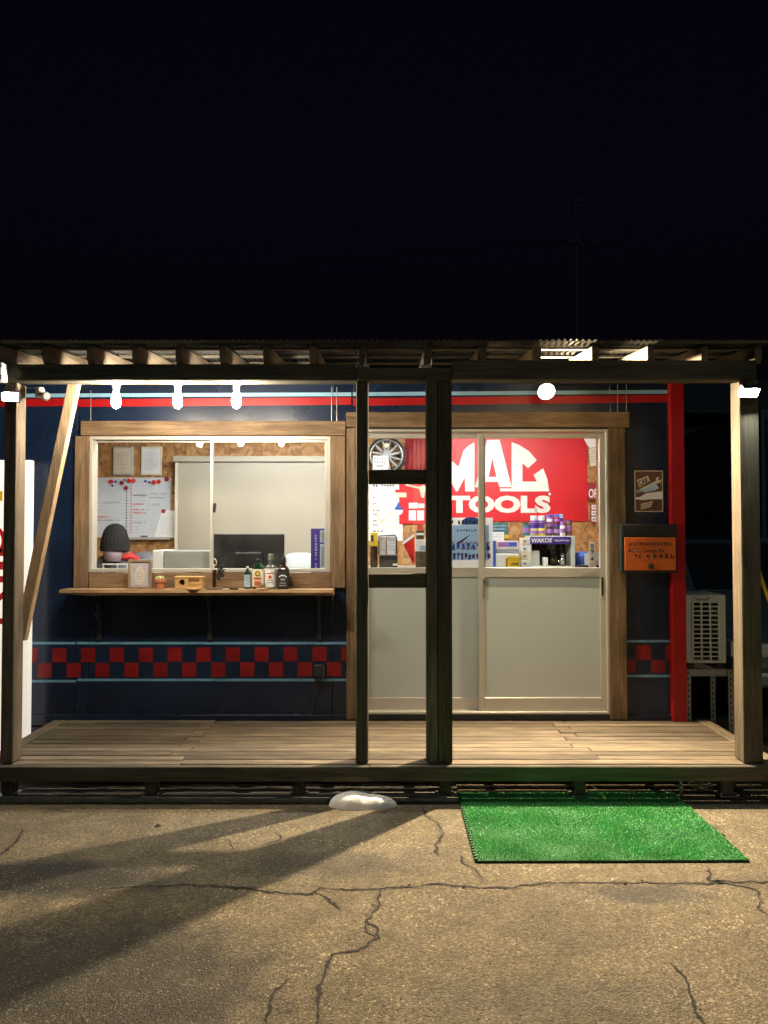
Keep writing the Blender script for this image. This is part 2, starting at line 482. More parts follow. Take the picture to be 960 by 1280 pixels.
def crack(pts, w):
    P3 = [gnd(a, b) for a, b in pts]
    line = []
    for i in range(len(P3) - 1):
        a, b = P3[i], P3[i + 1]
        n = max(2, int((b - a).length / .009))
        for k in range(n):
            p = a.lerp(b, k / n)
            line.append(p + Vector((rnd.gauss(0, .0022) + .012 * mnoise.noise(p * 23), rnd.gauss(0, .0022) + .014 * mnoise.noise(p * 19 + Vector((7, 7, 7))), 0)))
    line.append(P3[-1])
    vs, fs = [], []
    for i, p in enumerate(line):
        d = line[min(i + 1, len(line) - 1)] - line[max(0, i - 1)]
        nr = Vector((-d.y, d.x, 0)).normalized()
        e = min(1, min(i, len(line) - 1 - i) / 6 + .12)
        ww = w * e * max(.12, .75 + 1.1 * mnoise.noise(p * 11) + .5 * mnoise.noise(p * 60)) * rnd.uniform(.7, 1.3)
        vs += [p + nr * ww * rnd.uniform(.3, .7) + Vector((0, 0, .002)), p - nr * ww * rnd.uniform(.3, .7) + Vector((0, 0, .002))]
    for i in range(len(line) - 1):
        fs.append((2 * i, 2 * i + 1, 2 * i + 3, 2 * i + 2))
    b = MB(); b.add(vs, fs)
    b.build('crack', M['crack'], ground)
    vs, fs = [], []
    for i, p in enumerate(line):
        d = line[min(i + 1, len(line) - 1)] - line[max(0, i - 1)]
        nr = Vector((-d.y, d.x, 0)).normalized()
        e = min(1, min(i, len(line) - 1 - i) / 6 + .05)
        l_, r_ = (max(.05, .8 + 2.2 * mnoise.noise(p * 16 + Vector((k * 5.0, 0, 2)))) * w * e * rnd.uniform(.6, 1.4) for k in (0, 1))
        vs += [p + nr * l_ + Vector((0, 0, .0009)), p - nr * r_ + Vector((0, 0, .0009))]
    for i in range(len(line) - 1): fs.append((2 * i, 2 * i + 1, 2 * i + 3, 2 * i + 2))
    b = MB(); b.add(vs, fs)
    b.build('crumbled_edge', M['crumble'], ground)
for pts, w in (
    ([(120, 1111), (180, 1109), (230, 1106), (300, 1110), (345, 1116), (390, 1119), (400, 1111), (440, 1113), (480, 1111), (520, 1109), (550, 1105), (600, 1111), (640, 1109), (700, 1103), (760, 1104), (820, 1104), (880, 1105), (905, 1102), (975, 1104)], .013),
    ([(606, 1110), (603, 1098), (592, 1086), (578, 1079), (575, 1068)], .012),
    ([(546, 1072), (545, 1058), (556, 1043), (548, 1030), (532, 1020), (529, 1008)], .011),
    ([(475, 1111), (474, 1132), (458, 1152), (470, 1160), (472, 1172), (447, 1190), (414, 1192), (404, 1222), (397, 1246), (398, 1285)], .012),
    ([(362, 1223), (345, 1236), (338, 1252), (330, 1285)], .011),
    ([(395, 1116), (412, 1124), (426, 1138)], .010),
    ([(-6, 1074), (10, 1062), (24, 1048), (27, 1036)], .014),
    ([(886, 1085), (888, 1100), (905, 1104), (946, 1112), (952, 1128), (948, 1136), (965, 1146)], .012),
    ([(835, 1203), (858, 1222), (866, 1252), (882, 1285)], .009),
    ([(470, 1172), (456, 1166), (456, 1156)], .010),
    ([(345, 1040), (352, 1050), (330, 1056)], .006), ([(285, 1050), (292, 1062)], .006), ([(60, 1010), (90, 1016)], .004)):
    crack(pts, w)

st = MB()
for i in range(5200):
    px, py = rnd.uniform(-30, 990), 1012 + 290 * rnd.random() ** .8
    c = gnd(px, py)
    r = rnd.uniform(.0012, .0036) * (1.5 if rnd.random() < .06 else 1)
    a = rnd.uniform(0, 6.28)
    vs = [c + Vector((math.cos(a + k * 1.257) * r * rnd.uniform(.7, 1.3), math.sin(a + k * 1.257) * r * rnd.uniform(.7, 1.2), 0)) for k in range(5)]
    vs.append(c + Vector((0, 0, r * rnd.uniform(.5, .9))))
    st.add(vs, [(k, (k + 1) % 5, 5) for k in range(5)])
tag(st.build('grit', M['stone']), 'fine pale grit and stone chips scattered over the asphalt', 'grit', kind='stuff')

# ------------------------------------------------------------------ the office building
off = thing('site_office', 'navy blue office cabin with red and light blue stripes behind the wooden deck', 'building', (0, YW, 0))
T = .05
ZT = Z(478, YW) + .12          # wall top
Z0 = ZD - .02
XL, XR = X(-70, YW), X(846, YW)
def wp(x0, x1, z0, z1):
    return box('wall_panel', x0, x1, YW, YW + T, z0, z1, M['navy'], off, bevel=.003)
xs0, xw0, xw1, xd0, xd1 = X(96, YW), X(111, YW), X(416, YW), X(441, YW), X(764, YW)
zw0, zw1, zd1 = Z(730, YW), Z(541, YW), Z(532, YW)
pl = wp(XL, xs0 - .004, Z0, ZT)
wp(xs0, xw0, Z0, ZT)
wp(xw0 + .002, xw1 - .002, zw1, ZT)
pb = wp(xw0 + .002, xw1 - .002, Z0, zw0)
wp(xw1, xd0, Z0, ZT)
wp(xd0 + .002, xd1 - .002, zd1, ZT)
pr = wp(xd1, XR - .002, Z0, ZT)
# upper stripes (painted bands), cut at the panel seams
def band(name, a, b, c, d, m, y=YW - .0025):
    return box(name, X(a, y, c), X(b, y, c), y, y + .002, Z(d, y), Z(c, y), m, off)
def slanted(name, a, b, ca, cb, hh, m, y=YW - .0025):
    MB().prism([(at(a, ca - hh, y).x, at(a, ca - hh, y).z), (at(b, cb - hh, y).x, at(b, cb - hh, y).z), (at(b, cb + hh, y).x, at(b, cb + hh, y).z), (at(a, ca + hh, y).x, at(a, ca + hh, y).z)], y, y + .002).build(name, m, off)
for a, b, ca, cb in ((-70, 95, 494.6, 494.2), (96.5, 439, 494.1, 492.8), (441, 841, 492.7, 489.6)):
    slanted('light_blue_stripe', a, b, ca, cb, 2.3, M['sky_blue'])
    slanted('red_stripe', a, b, ca + 9.8, cb + 8.4, 4.7, M['red'])
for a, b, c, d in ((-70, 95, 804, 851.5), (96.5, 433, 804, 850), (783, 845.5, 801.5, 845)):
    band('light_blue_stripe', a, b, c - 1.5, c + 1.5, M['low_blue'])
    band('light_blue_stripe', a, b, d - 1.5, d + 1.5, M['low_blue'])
# chequered band
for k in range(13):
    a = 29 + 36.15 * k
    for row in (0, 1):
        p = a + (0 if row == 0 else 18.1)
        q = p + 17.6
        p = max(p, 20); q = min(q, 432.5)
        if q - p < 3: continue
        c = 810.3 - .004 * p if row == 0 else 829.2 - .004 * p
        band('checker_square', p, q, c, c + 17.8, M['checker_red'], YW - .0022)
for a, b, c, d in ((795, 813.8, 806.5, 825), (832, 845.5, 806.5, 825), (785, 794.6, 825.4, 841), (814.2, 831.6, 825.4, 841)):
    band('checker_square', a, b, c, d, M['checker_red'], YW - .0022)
# base rail, corner post, roof, sides, floor, ceiling, room walls
box('base_rail', XL, XR, YW - .012, YW - .0005, Z0 - .0, Z(893, YW), M['navy'], off, bevel=.003)
box('corner_post', X(840.5, YW - .06, 690), X(858.5, YW - .06, 690), YW - .045, YW + .12, .02, ZT + .03, M['red'], off, bevel=.006, seg=2)
XO = X(858, YW)
box('roof_deck', XL, XO, YW, YB + .15, ZT + .002, ZT + .08, M['navy'], off)
box('side_wall', XO - .06, XO - .012, YW + .125, YB + .1, Z0, ZT - .002, M['navy'], off)
box('side_wall', XL - .05, XL, YW, YB + .1, Z0, ZT, M['navy'], off)
box('room_floor', XL, XO - .065, YW + T, YB, Z0 - .03, ZD + .02, M['concrete'], off)
box('room_ceiling', XL, XO - .065, YW + T + .002, YB, ZT - .06, ZT - .003, M['white_wall'], off)
box('base_frame', XL, XO, YW + .02, YW + .12, .02, Z0 - .035, M['dark_metal'], off)
x = XL
while x < XO - .1:
    x1 = min(x + .908, XO - .066)
    box('osb_panel', x, x1, YB, YB + .02, ZD + .021, ZT - .061, M['osb'], off, bevel=.0015)
    x = x1 + .003
box('osb_panel', XL + .001, XL + .02, YW + T + .004, YB - .002, ZD + .021, ZT - .061, M['osb'], off)
box('osb_panel', XO - .09, XO - .068, YW + T + .004, YB - .002, ZD + .021, ZT - .061, M['osb'], off)
# cream sliding partition on the back wall with its rail
yp = 6.9
pbox('sliding_partition', 222, 446, 577, 960, yp, yp + .03, M['white_wall'], off, bevel=.003)
pbox('partition_rail', 216, 452, 570, 577, yp - .03, yp + .03, M['white_wall'], off, bevel=.003)
pbox('partition_jamb', 217.5, 221.5, 577.5, 960, yp - .005, yp + .04, M['cream'], off)
# timber trim round window and door
yt = YW - .028
def trim(a, b, c, d, ax, y=yt):
    return pbox('trim_board', a, b, c, d, y, YW - .0035, M['trim_' + ax], off, bevel=.003)
trim(100.5, 432, 526, 544.3, 'x')
trim(92.5, 110.5, 545, 735, 'z')
trim(414, 431.6, 545, 735, 'z')
trim(111, 413.5, 716, 735, 'x')
trim(432.6, 787, 515, 534, 'x', yt - .004)
trim(433, 444.5, 535, 899.5, 'z')
trim(762, 783, 534.5, 899.5, 'z')
# nail heads
for a, b in ((104, 550), (100, 551), (425, 548), (418, 549), (437, 519), (440, 541), (436, 870), (766, 540), (778, 700), (420, 538), (290, 531), (108, 540), (780, 520), (600, 519), (768, 890)):
    p = at(a, b, yt)
    MB().cyl((p.x, yt - .006, p.z), (p.x, yt + .002, p.z), .0035, n=8).build('nail_head', M['dark_metal'], off)

# window: outer frame, two sashes with panes
win = MB()
yw = YW - .02
def frame(mb, a, b, c, d, w, Y0, Y1, wb=None):
    wb = wb or w
    x0, x1, z0, z1 = X(a, Y0, (c + d) / 2), X(b, Y0, (c + d) / 2), Z(d, Y0), Z(c, Y0)
    mb.box(x0, x0 + w, Y0, Y1, z0, z1); mb.box(x1 - w, x1, Y0, Y1, z0, z1)
    mb.box(x0 + w, x1 - w, Y0, Y1, z1 - w, z1); mb.box(x0 + w, x1 - w, Y0, Y1, z0, z0 + wb)
    return x0 + w, x1 - w, z0 + wb, z1 - w
frame(win, 111.3, 413.2, 545.4, 715.2, .022, yw, YW + .07)
window = win.build('window', M['alu'], off, bevel=.002)
for a, b, dy in ((116, 266.5, .028), (262.5, 409, .0)):
    s = MB()
    q = frame(s, a, b, 549.5, 713.5, .018, YW + dy, YW + dy + .022, .010)
    sa = s.build('window_sash', M['alu'], window, bevel=.0015)
    box('window_pane', q[0] - .001, q[1] + .001, YW + dy + .009, YW + dy + .013, q[2] - .001, q[3] + .001, M['glass'], window)
lk = MB(); p = at(268, 635, YW)
lk.box(p.x - .008, p.x + .01, YW - .012, YW, p.z - .03, p.z + .02); lk.cyl((p.x + .003, YW - .02, p.z), (p.x + .003, YW - .01, p.z), .010, n=12)
lk.box(p.x - .002, p.x + .016, YW - .022, YW - .012, p.z - .004, p.z + .032)
lk.build('window_latch', M['black'], window, bevel=.002)

# sliding door in an aluminium frame
df = MB()
yd = YW - .022
frame(df, 445.5, 761.3, 536.5, 893, .016, yd, YW + .09)
door_frame = df.build('door_frame', M['alu'], off, bevel=.002)
pbox('door_head_seal', 447, 760, 534.4, 536.4, yd + .004, YW + .05, M['black_seal'], off)
pbox('threshold', 434, 762, 893.2, 899.3, yd - .004, YW + .05, M['black_seal'], off)
def door(name, a, b, Y0, lab):
    dx = MB(); th = .03
    x0, x1, z0, z1 = X(a, Y0, 715), X(b, Y0, 715), Z(890, Y0), Z(542, Y0)
    zm0, zm1 = Z(721.5, Y0), Z(709.5, Y0)
    wl, wr = .036, .036
    dx.box(x0, x0 + wl, Y0, Y0 + th, z0, z1); dx.box(x1 - wr, x1, Y0, Y0 + th, z0, z1)
    dx.box(x0 + wl, x1 - wr, Y0, Y0 + th, z1 - .03, z1); dx.box(x0 + wl, x1 - wr, Y0, Y0 + th, zm0, zm1)
    dx.box(x0 + wl, x1 - wr, Y0 - .002, Y0 + th - .002, z0, z0 + .095)
    d = dx.build(name, M['alu'], off, bevel=.002)
    d['label'] = lab
    box('kick_panel', x0 + wl - .002, x1 - wr + .002, Y0 + .010, Y0 + .02, z0 + .093, zm0 + .002, M['door_grey'], d)
    box('door_pane', x0 + wl - .002, x1 - wr + .002, Y0 + .012, Y0 + .017, zm1 - .002, z1 - .028, M['glass'], d)
    return d, x0, x1, z0, z1, wl
d1 = door('sliding_door', 449, 607, YW + .045, 'rear sliding door leaf partly behind the dark posts')
d2 = door('sliding_door', 598.5, 757, YW + .004, 'front sliding door leaf with recessed pull handle')
p = at(753, 733, YW + .004)
box('pull_handle', p.x - .006, p.x + .006, YW - .002, YW + .006, p.z - .062, p.z + .062, M['black'], d2[0], bevel=.002)
p = at(605, 735, YW + .004)
box('pull_handle', p.x - .007, p.x + .007, YW + .0005, YW + .006, p.z - .07, p.z + .07, M['steel'], d2[0], bevel=.002)
lkb = MB(); lkb.cyl((p.x, YW - .004, p.z + .04), (p.x, YW + .002, p.z + .04), .006, n=12); lkb.build('keyhole', M['black'], d2[0])
p = at(737, 716, YW)
box('maker_plate', p.x - .055, p.x + .05, YW + .0015, YW + .006, p.z - .014, p.z + .014, M['alu'], d2[0])
for k in range(9): box('maker_lettering', p.x - .02 + k * .0065, p.x - .0158 + k * .0065, YW + .0008, YW + .003, p.z - .003, p.z + .003, M['grey_ink'], d2[0])

# cables and outlet on the wall
for a, c, d in ((113.5, 488, 545), (414.5, 484, 526), (421, 484, 526), (772, 480, 515), (783, 480, 515)):
    MB().cyl(at(a, c, YW - .008), at(a, d, YW - .008), .0022, n=6).build('wall_cable', M['steel'], off)
ob = thing('outlet_box', 'small dark weatherproof outlet box low on the chequered wall', 'outlet', at(398, 850, YW - .03))
pbox('casing', 391, 404, 831, 849, YW - .045, YW - .003, M['black'], ob, bevel=.004, seg=2)
pbox('cover', 392, 402.5, 832, 846, YW - .052, YW - .0455, M['dark_metal'], ob, bevel=.003)
MB().cyl(at(404.5, 832, YW - .05), at(404.5, 846, YW - .05), .0022, n=6).build('hinge_pin', M['steel'], ob)
cbl = MB(); pts = [at(398, 849, YW - .02), at(397, 868, YW - .016), at(391, 892, YW - .02), at(388, 899, YW - .05)]
cbl.tube(pts, .003, 6); cbl.build('cord', M['black'], ob)

# ------------------------------------------------------------------ deck
deck = thing('wooden_deck', 'low weathered wooden deck of long boards in front of the office', 'deck', (0, YF, 0))
dx0, dx1 = X(-14, YF, 950), X(962, YF, 950)
edge = .085
bx0, bx1 = X(26, Yat(936, ZD)) , X(920.5, Yat(932, ZD))
nrow = 12
yb0, yb1 = YF + .004, YW - .014
wrow = (yb1 - yb0) / nrow
for r in range(nrow):
    y0, y1 = yb0 + r * wrow + .005, yb0 + (r + 1) * wrow - .005
    if r == 0: cuts = [dx0, X(225, YF) , dx1]
    else:
        j0 = -1.20 + (.09 if r % 2 else 0); j1 = 1.10 + (.085 if r % 2 else 0)
        cuts = [bx0, j0, j1, bx1] if r not in (2, 5) else [bx0, j0, bx1]
    for a, b in zip(cuts[:-1], cuts[1:]):
        dz = rnd.uniform(-.004, .002)
        o = box('deck_board', a + .0015, b - .0015, y0 + rnd.uniform(-.001, .001), y1 + rnd.uniform(-.001, .001), ZD - .028 + dz, ZD + dz, M['deck_x'], deck, bevel=.004)
for a, b in ((bx0 - edge, bx0 - .003), (bx1 + .003, bx1 + edge)):
    box('edge_board', a, b, yb0 + wrow + .002, yb1, ZD - .03, ZD + .0015, M['deck_y'], deck, bevel=.004)
fz0, fz1 = Z(977, YF - .03), ZD - .005
xm = X(300, YF)
box('fascia_board', dx0, X(462, YF) - .001, YF - .032, YF + .002, fz0, fz1, M['dark_x'], deck, bevel=.004)
box('fascia_board', X(462, YF) + .001, dx1, YF - .032, YF + .002, fz0 + .001, fz1 + .001, M['dark_x'], deck, bevel=.004)
joists = [dx0 + .12 + k * (dx1 - dx0 - .285) / 9 for k in range(10)]
for xj in joists:
    box('joist', xj, xj + .045, YF + .125, YW - .03, fz0 + .01, ZD - .036, M['dark_y'], deck)
for a in (14, 192, 374, 556, 722, 905):
    p = at(a, 980, YF + .1)
    box('support_post', p.x - .032, p.x + .032, YF + .05, YF + .12, .022, fz0 + .03, M['dark_z'], deck, bevel=.004)
    f = MB(); f.box(p.x - .05, p.x + .05, YF + .03, YF + .14, .0155, .021)
    for sx in (-.04, .04): f.cyl((p.x + sx, YF + .045, .02), (p.x + sx, YF + .045, .035), .006, n=6)
    f.build('metal_foot', M['steel'], deck)
# strip of kerb under the front edge and two pipes behind it
box('kerb_strip', dx0, X(575, YF), YF + .012, YF + .25, -.01, .015, M['concrete'], None, bevel=.004)['kind'] = 'structure'
for a, b, c, lab in ((60, 366, 983, 'thin grey pipe running under the deck, upper of the two on the left'), (40, 370, 991, 'thin grey pipe running under the deck, lower of the two on the left')):
    p, q = at(a, c, YF + .30), at(b, c, YF + .30)
    tag(MB().cyl(p, q, .007, n=8).build('pipe', M['steel'], None, smooth=True), lab, 'pipe')
# clear plastic bags under the right end
for a, b, lab in ((885, 988, 'crumpled clear plastic bag under the right end of the deck'), (917, 989, 'smaller clear plastic scrap beside the right end support')):
    c = gnd(a, 996)
    k = MB(); k.ball((c.x, c.y + .1, .045), .065 if a < 900 else .035, .05, .042, 14, 9)
    o = k.build('plastic_bag', M['bottle_clear'], None)
    for v in o.data.vertices:
        v.co += Vector((rnd.uniform(-.014, .014), rnd.uniform(-.014, .014), rnd.uniform(-.012, .012)))
        v.co.z = max(v.co.z, .004)
    tag(o, lab, 'bag')
stake = MB(); p = gnd(851, 994)
stake.cyl((p.x, p.y, 0), (p.x, p.y, .12), .009, n=10); stake.cyl((p.x, p.y, .03), (p.x, p.y, .055), .015, n=10)
stake.box(p.x - .03, p.x, p.y - .004, p.y + .004, .05, .058)
tag(stake.build('water_tap', M['steel']), 'short metal standpipe under the deck beside the green mat', 'pipe')

# ------------------------------------------------------------------ porch frame
porch = thing('porch_frame', 'timber porch with dark posts, beam and rafters carrying a clear corrugated roof', 'porch', (0, YF, ZD))
def post(a, b, c, d, y0, y1, m='dark_z', name='post', lab=None):
    x0, x1 = X(a, y0, (c + d) / 2), X(b, y0, (c + d) / 2)
    o = box(name, x0, x1, y0, y1, Z(d, y0), Z(c, y0), M[m], porch, bevel=.004)
    if lab: o['label'] = lab
    return o
py0, py1 = YF + .006, YF + .112
zb = ZD + .002
def vpost(a, b, top, y0=py0, y1=py1, m='dark_z'):
    o = box('post', X(a, y0, 715), X(b, y0, 715), y0, y1, zb, Z(top, y0), M[m], porch, bevel=.005)
    return o
vpost(3, 19, 478, m='raft_z')  # paler timber than the centre posts, lamplight on its inner face put into colour
vpost(444.8, 460.2, 459)
vpost(533.3, 546.6, 459)
vpost(547.2, 565.2, 476)
vpost(927.5, 951.5, 474, py0, py1 + .01, 'raft_z')  # likewise paler: light on the inner face painted into the timber
# beams
yb = YF - .002
def beam(a, b, c, d, nm='beam', y0=yb, y1=YF + .105):
    return box(nm, X(a, y0, 466), X(b, y0, 466), y0, y1, Z(d, y0), Z(c, y0), M['dark_x'], porch, bevel=.005)
beam(-30, 446, 455, 476)
beam(446.6, 564.4, 459.5, 475.6, y0=yb - .004, y1=YF + .1)
beam(565, 946, 450, 474.5)
beam(461, 532.6, 587, 605, 'cross_rail', YF + .03, YF + .07)
beam(461, 532.6, 717, 735, 'cross_rail', YF + .03, YF + .07)
# diagonal brace
p, q = at(92, 474, YF + .115), at(24, 800, YF + .115)
u = (q - p).normalized(); n = Vector((u.z, 0, -u.x))
bw = .030
br = MB()
q2 = p + u * ((X(20, YF + .115) - p.x) / u.x * 1.0)
pp = [(p + n * bw), (p - n * bw), (q - n * bw), (q + n * bw)]
br.prism([(v.x, v.z) for v in pp], YF + .115, YF + .16, 'xz')
br.build('brace', M['pale_z'], porch, bevel=.004)
# rafters
yr0, yr1 = YF - .012, YW + .06
slope = .085
zr0, zr1 = Z(454.5, YF), Z(433, YF)
def rafter(c, cut):
    xc = X(c, YF, 440)
    w = .0185
    h0, h1 = zr0 + .001, zr1
    dz = slope * (yr1 - yr0)
    poly = [(yr0, h1), (yr1, h1 + dz), (yr1, h0 + dz), (YF + .12, h0 + slope * .13), (YF + .1, h0), (yr0 + .02, h0), (yr0, h0 + .022)]
    MB().prism(poly, xc - w, xc + w, 'yz').build('rafter', M['raft_y'], porch, bevel=.003)
RAF = [2, 58, 113.5, 170, 224, 279, 333.5, 391, 452.5, 535.5, 604, 672, 743.5, 813, 880, 947]
for c in RAF: rafter(c, 0)
rx0, rx1 = X(-40, YF), X(958, YF)
for k in range(4):
    y = yr0 + .12 + k * .30
    z = zr1 + slope * (y - yr0)
    box('purlin', rx0, rx1, y, y + .04, z + .001, z + .012, M['dark_x'], porch, bevel=.002)
cs = MB(); period, amp = .0325, .008
nx = int((rx1 - rx0 + .06) / period * 8)
ya, yc = yr0 - .05, yr1
vs = []
for i in range(nx + 1):
    x = rx0 - .03 + i * period / 8
    dz = amp * math.sin(i * math.pi / 4)
    for y in (ya, (ya + yc) / 2, yc): vs.append((x, y, zr1 + slope * (y - yr0) + .0215 + dz))
fs = []
for i in range(nx):
    for j in (0, 1):
        a = i * 3 + j
        fs.append((a, a + 3, a + 4, a + 1))
cs.add(vs, fs)
o = cs.build('corrugated_sheet', M['roof'], porch, smooth=True)
sm = o.modifiers.new('thickness', 'SOLIDIFY'); sm.thickness = .0012
# small lit bracket plates at the post heads
for a, b, c, d in ((453.5, 461, 455.5, 459), (526, 539.5, 456, 459)):
    pbox('steel_plate', a, b, c, d, yb - .012, yb - .0065, M['steel'], porch)

# ------------------------------------------------------------------ lamps
def bulb_lamp(c, lab):
    p = at(c, 477.5, YF + .05)
    zt = Z(476, yb) - .0005
    t = thing('pendant_bulb', lab, 'light bulb', (p.x, YF + .055, zt), 'bulbs under the porch beam')
    MB().lathe([(.032, 0), (.03, -.006), (.022, -.012)][::-1], (p.x, YF + .055, zt), 18).build('ceiling_rose', M['white'], t, smooth=True)
    MB().lathe([(.015, -.036), (.019, -.03), (.019, -.012), (.017, -.0115)], (p.x, YF + .055, zt), 16).build('socket', M['white'], t, smooth=True)
    prof = [(.002, -.142), (.011, -.139), (.019, -.131), (.0245, -.116), (.0255, -.102), (.023, -.084), (.018, -.064), (.0145, -.048), (.014, -.0365)]
    MB().lathe(prof, (p.x, YF + .055, zt), 20).build('glass_bulb', M['bulb'], t, smooth=True)
M['bulb'] = glow('lit_bulb', (1.0, .86, .66), BULB_W / (math.pi * .0165))
for c, lab in ((145, 'glowing bulb under the beam, nearest the diagonal brace'), (222, 'glowing bulb under the beam, middle one of three'), (295.5, 'glowing bulb under the beam, nearest the dark centre posts')):
    bulb_lamp(c, lab)

def flood(name, lab, c, size, tilt, yaw, watts, col, arm_to, mname):
    """floodlight: finned housing, lens that gives the light, bracket"""
    w, h, d = size
    Rm = Matrix.Translation(c) @ Euler((tilt, 0, yaw), 'XYZ').to_matrix().to_4x4()
    t = thing(name, lab, 'floodlight', c, 'outdoor lamps on the porch')
    hb = MB()
    hb.box(-w / 2 - .008, w / 2 + .008, .002, d, -h / 2 - .008, h / 2 + .008, Rm)
    for k in range(5):
        xx = -w / 2 + w * k / 4
        hb.box(xx - .002, xx + .002, d, d + .018, -h / 2, h / 2, Rm)
    hb.build('housing', M['black'], t, bevel=.003)
    rim = MB()
    for q in ((-w / 2 - .008, -w / 2, -h / 2 - .008, h / 2 + .008), (w / 2, w / 2 + .008, -h / 2 - .008, h / 2 + .008), (-w / 2, w / 2, -h / 2 - .008, -h / 2), (-w / 2, w / 2, h / 2, h / 2 + .008)):
        rim.box(q[0], q[1], -.007, .0018, q[2], q[3], Rm)
    rim.build('rim', M['dark_metal'], t)
    MB().box(-w / 2 + .001, w / 2 - .001, -.001, .0015, -h / 2 + .001, h / 2 - .001, Rm).build('lens', glow(mname, col, watts / (math.pi * w * h)), t)
    ar = MB()
    ar.tube([Vector(c) + Rm.to_3x3() @ Vector((0, d, 0)), (Vector(c) + Rm.to_3x3() @ Vector((0, d, 0))).lerp(Vector(arm_to), .5), arm_to], .007, 8)
    ar.build('bracket', M['dark_metal'], t)
    return t
def round_flood(name, lab, c, r, tilt, yaw, watts, col, arm_to, mname):
    Rm = Matrix.Translation(c) @ Euler((tilt, 0, yaw), 'XYZ').to_matrix().to_4x4()
    t = thing(name, lab, 'floodlight', c, 'outdoor lamps on the porch')
    def turned(prof, n=28):
        m_ = MB().lathe(prof, (0, 0, 0), n, cap=False)
        m_.v = [tuple(Rm @ Vector((p[0], -p[2], p[1]))) for p in m_.v]
        return m_
    turned([(r * 1.75, .032), (r * 1.85, .030), (r * 1.78, -.01), (r * 1.2, -.05), (r * .8, -.075), (.001, -.076)]).build('housing', M['dark_metal'], t, smooth=True)
    turned([(r * 1.72, .030), (r * 1.45, .010), (r * 1.02, -.003), (.001, -.004)]).build('reflector', M['steel'], t, smooth=True)
    turned([(.001, .004), (r * .6, .003), (r, -.002)]).build('lens', glow(mname, col, watts / (math.pi * math.pi * r * r)), t, smooth=True)
    b_ = Vector(c) + Rm.to_3x3() @ Vector((0, .07, 0))
    MB().tube([b_, b_.lerp(Vector(arm_to), .6) + Vector((0, 0, .01)), arm_to], .009, 8).build('bracket', M['dark_metal'], t, smooth=True)
    return t
c = at(682, 487, YW - .16)
round_flood('flood_light', 'dazzling warm round floodlight on the wall above the sliding door', c, .030, R(37), R(0), FLOOD_W, (1.0, .77, .48), (c.x, YW - .003, c.z + .03), 'flood_lens')
c = at(938, 490.5, YF - .055)
flood('post_lamp', 'white lit lamp on the head of the right porch post', c, (.085, .05, .025), R(38), R(4), POST_W, (.85, 1.0, .88), (c.x, YF + .006, c.z + .06), 'post_lens_right')
c = at(13, 496, YF - .055)
flood('post_lamp', 'white lit lamp on the head of the left porch post', c, (.078, .045, .025), R(13), R(12), POST_W * 2.2, (1.0, .87, .55), (c.x, YF + .006, c.z + .06), 'post_lens_left')
# white sensor head above the left lamp
sn = thing('motion_sensor', 'white motion sensor fixed to the beam end above the left post lamp', 'sensor', at(2, 466, YF - .04))
p = at(1, 466, YF - .04)
box('body', p.x - .03, p.x + .022, YF - .07, YF - .004, p.z - .05, p.z + .052, M['white'], sn, bevel=.008, seg=2)
MB().ball((p.x, YF - .075, p.z + .03), .024, .014, .012).build('sensor_dome', M['black'], sn, smooth=True)
MB().ball((p.x, YF - .075, p.z - .03), .026, .016, .016).build('sensor_lens', M['black'], sn, smooth=True)
# adjustable security camera under the beam
sc_ = thing('security_camera', 'small white and chrome security camera under the beam by the left post', 'camera', at(52, 480, YF + .07))
p = at(50, 487, YF + .07)
MB().lathe([(.022, -.045), (.026, -.03), (.024, .0), (.018, .012)], p, 16).build('mount', M['cream'], sc_, smooth=True)
a, b = p + Vector((.0, 0, -.03)), p + Vector((.055, -.045, -.045))
MB().cyl(a, b, .021, .024, 16).build('barrel', M['chrome'], sc_, smooth=True)
d = (b - a).normalized()
MB().cyl(b, b + d * .004, .018, n=16).build('camera_lens', M['black'], sc_, smooth=True)
MB().tube([at(31, 485, YF + .1), p + Vector((-.02, 0, .01))], .003, 6).build('cord', M['white'], sc_)

# ------------------------------------------------------------------ things on the ground
c = gnd(452, 1010)
sb = MB(); nr_, na_ = 22, 72
vs, fs = [], []
for i in range(nr_ + 1):
    r = (i / nr_) ** .8
    for k in range(na_):
        t = 2 * math.pi * k / na_
        rag = 1 + .10 * mnoise.noise(Vector((math.cos(t) * 1.6, math.sin(t) * 1.6, 4))) + .05 * mnoise.noise(Vector((math.cos(t) * 6, math.sin(t) * 6, 1)))
        x, y = .178 * r * rag * math.cos(t), .075 * r * rag * math.sin(t)
        q = Vector((x, y, 0))
        h = .064 * (1 - min(1, r) ** 5) ** .6 * (1 + .22 * mnoise.noise(q * 9 + Vector((2, 5, 1))) + .07 * mnoise.noise(q * 38) + .04 * mnoise.noise(q * 95)) * (1.0 if x < .06 else 1 - (x - .06) * 2.2)
        vs.append((x, y, max(0, h + y * .10) - .002))
for i in range(nr_):
    for k in range(na_):
        j = (k + 1) % na_
        fs.append((i * na_ + k, (i + 1) * na_ + k, (i + 1) * na_ + j, i * na_ + j))
sn_ = sb.add(vs, fs).build('snow_lump', M['snow'], None, smooth=False, weld=True)
sn_.data.polygons.foreach_set('use_smooth', [True] * len(sn_.data.polygons))
sn_.location = (c.x, c.y + .035, 0)
tag(sn_, 'lump of leftover snow on the asphalt against the deck', 'snow')

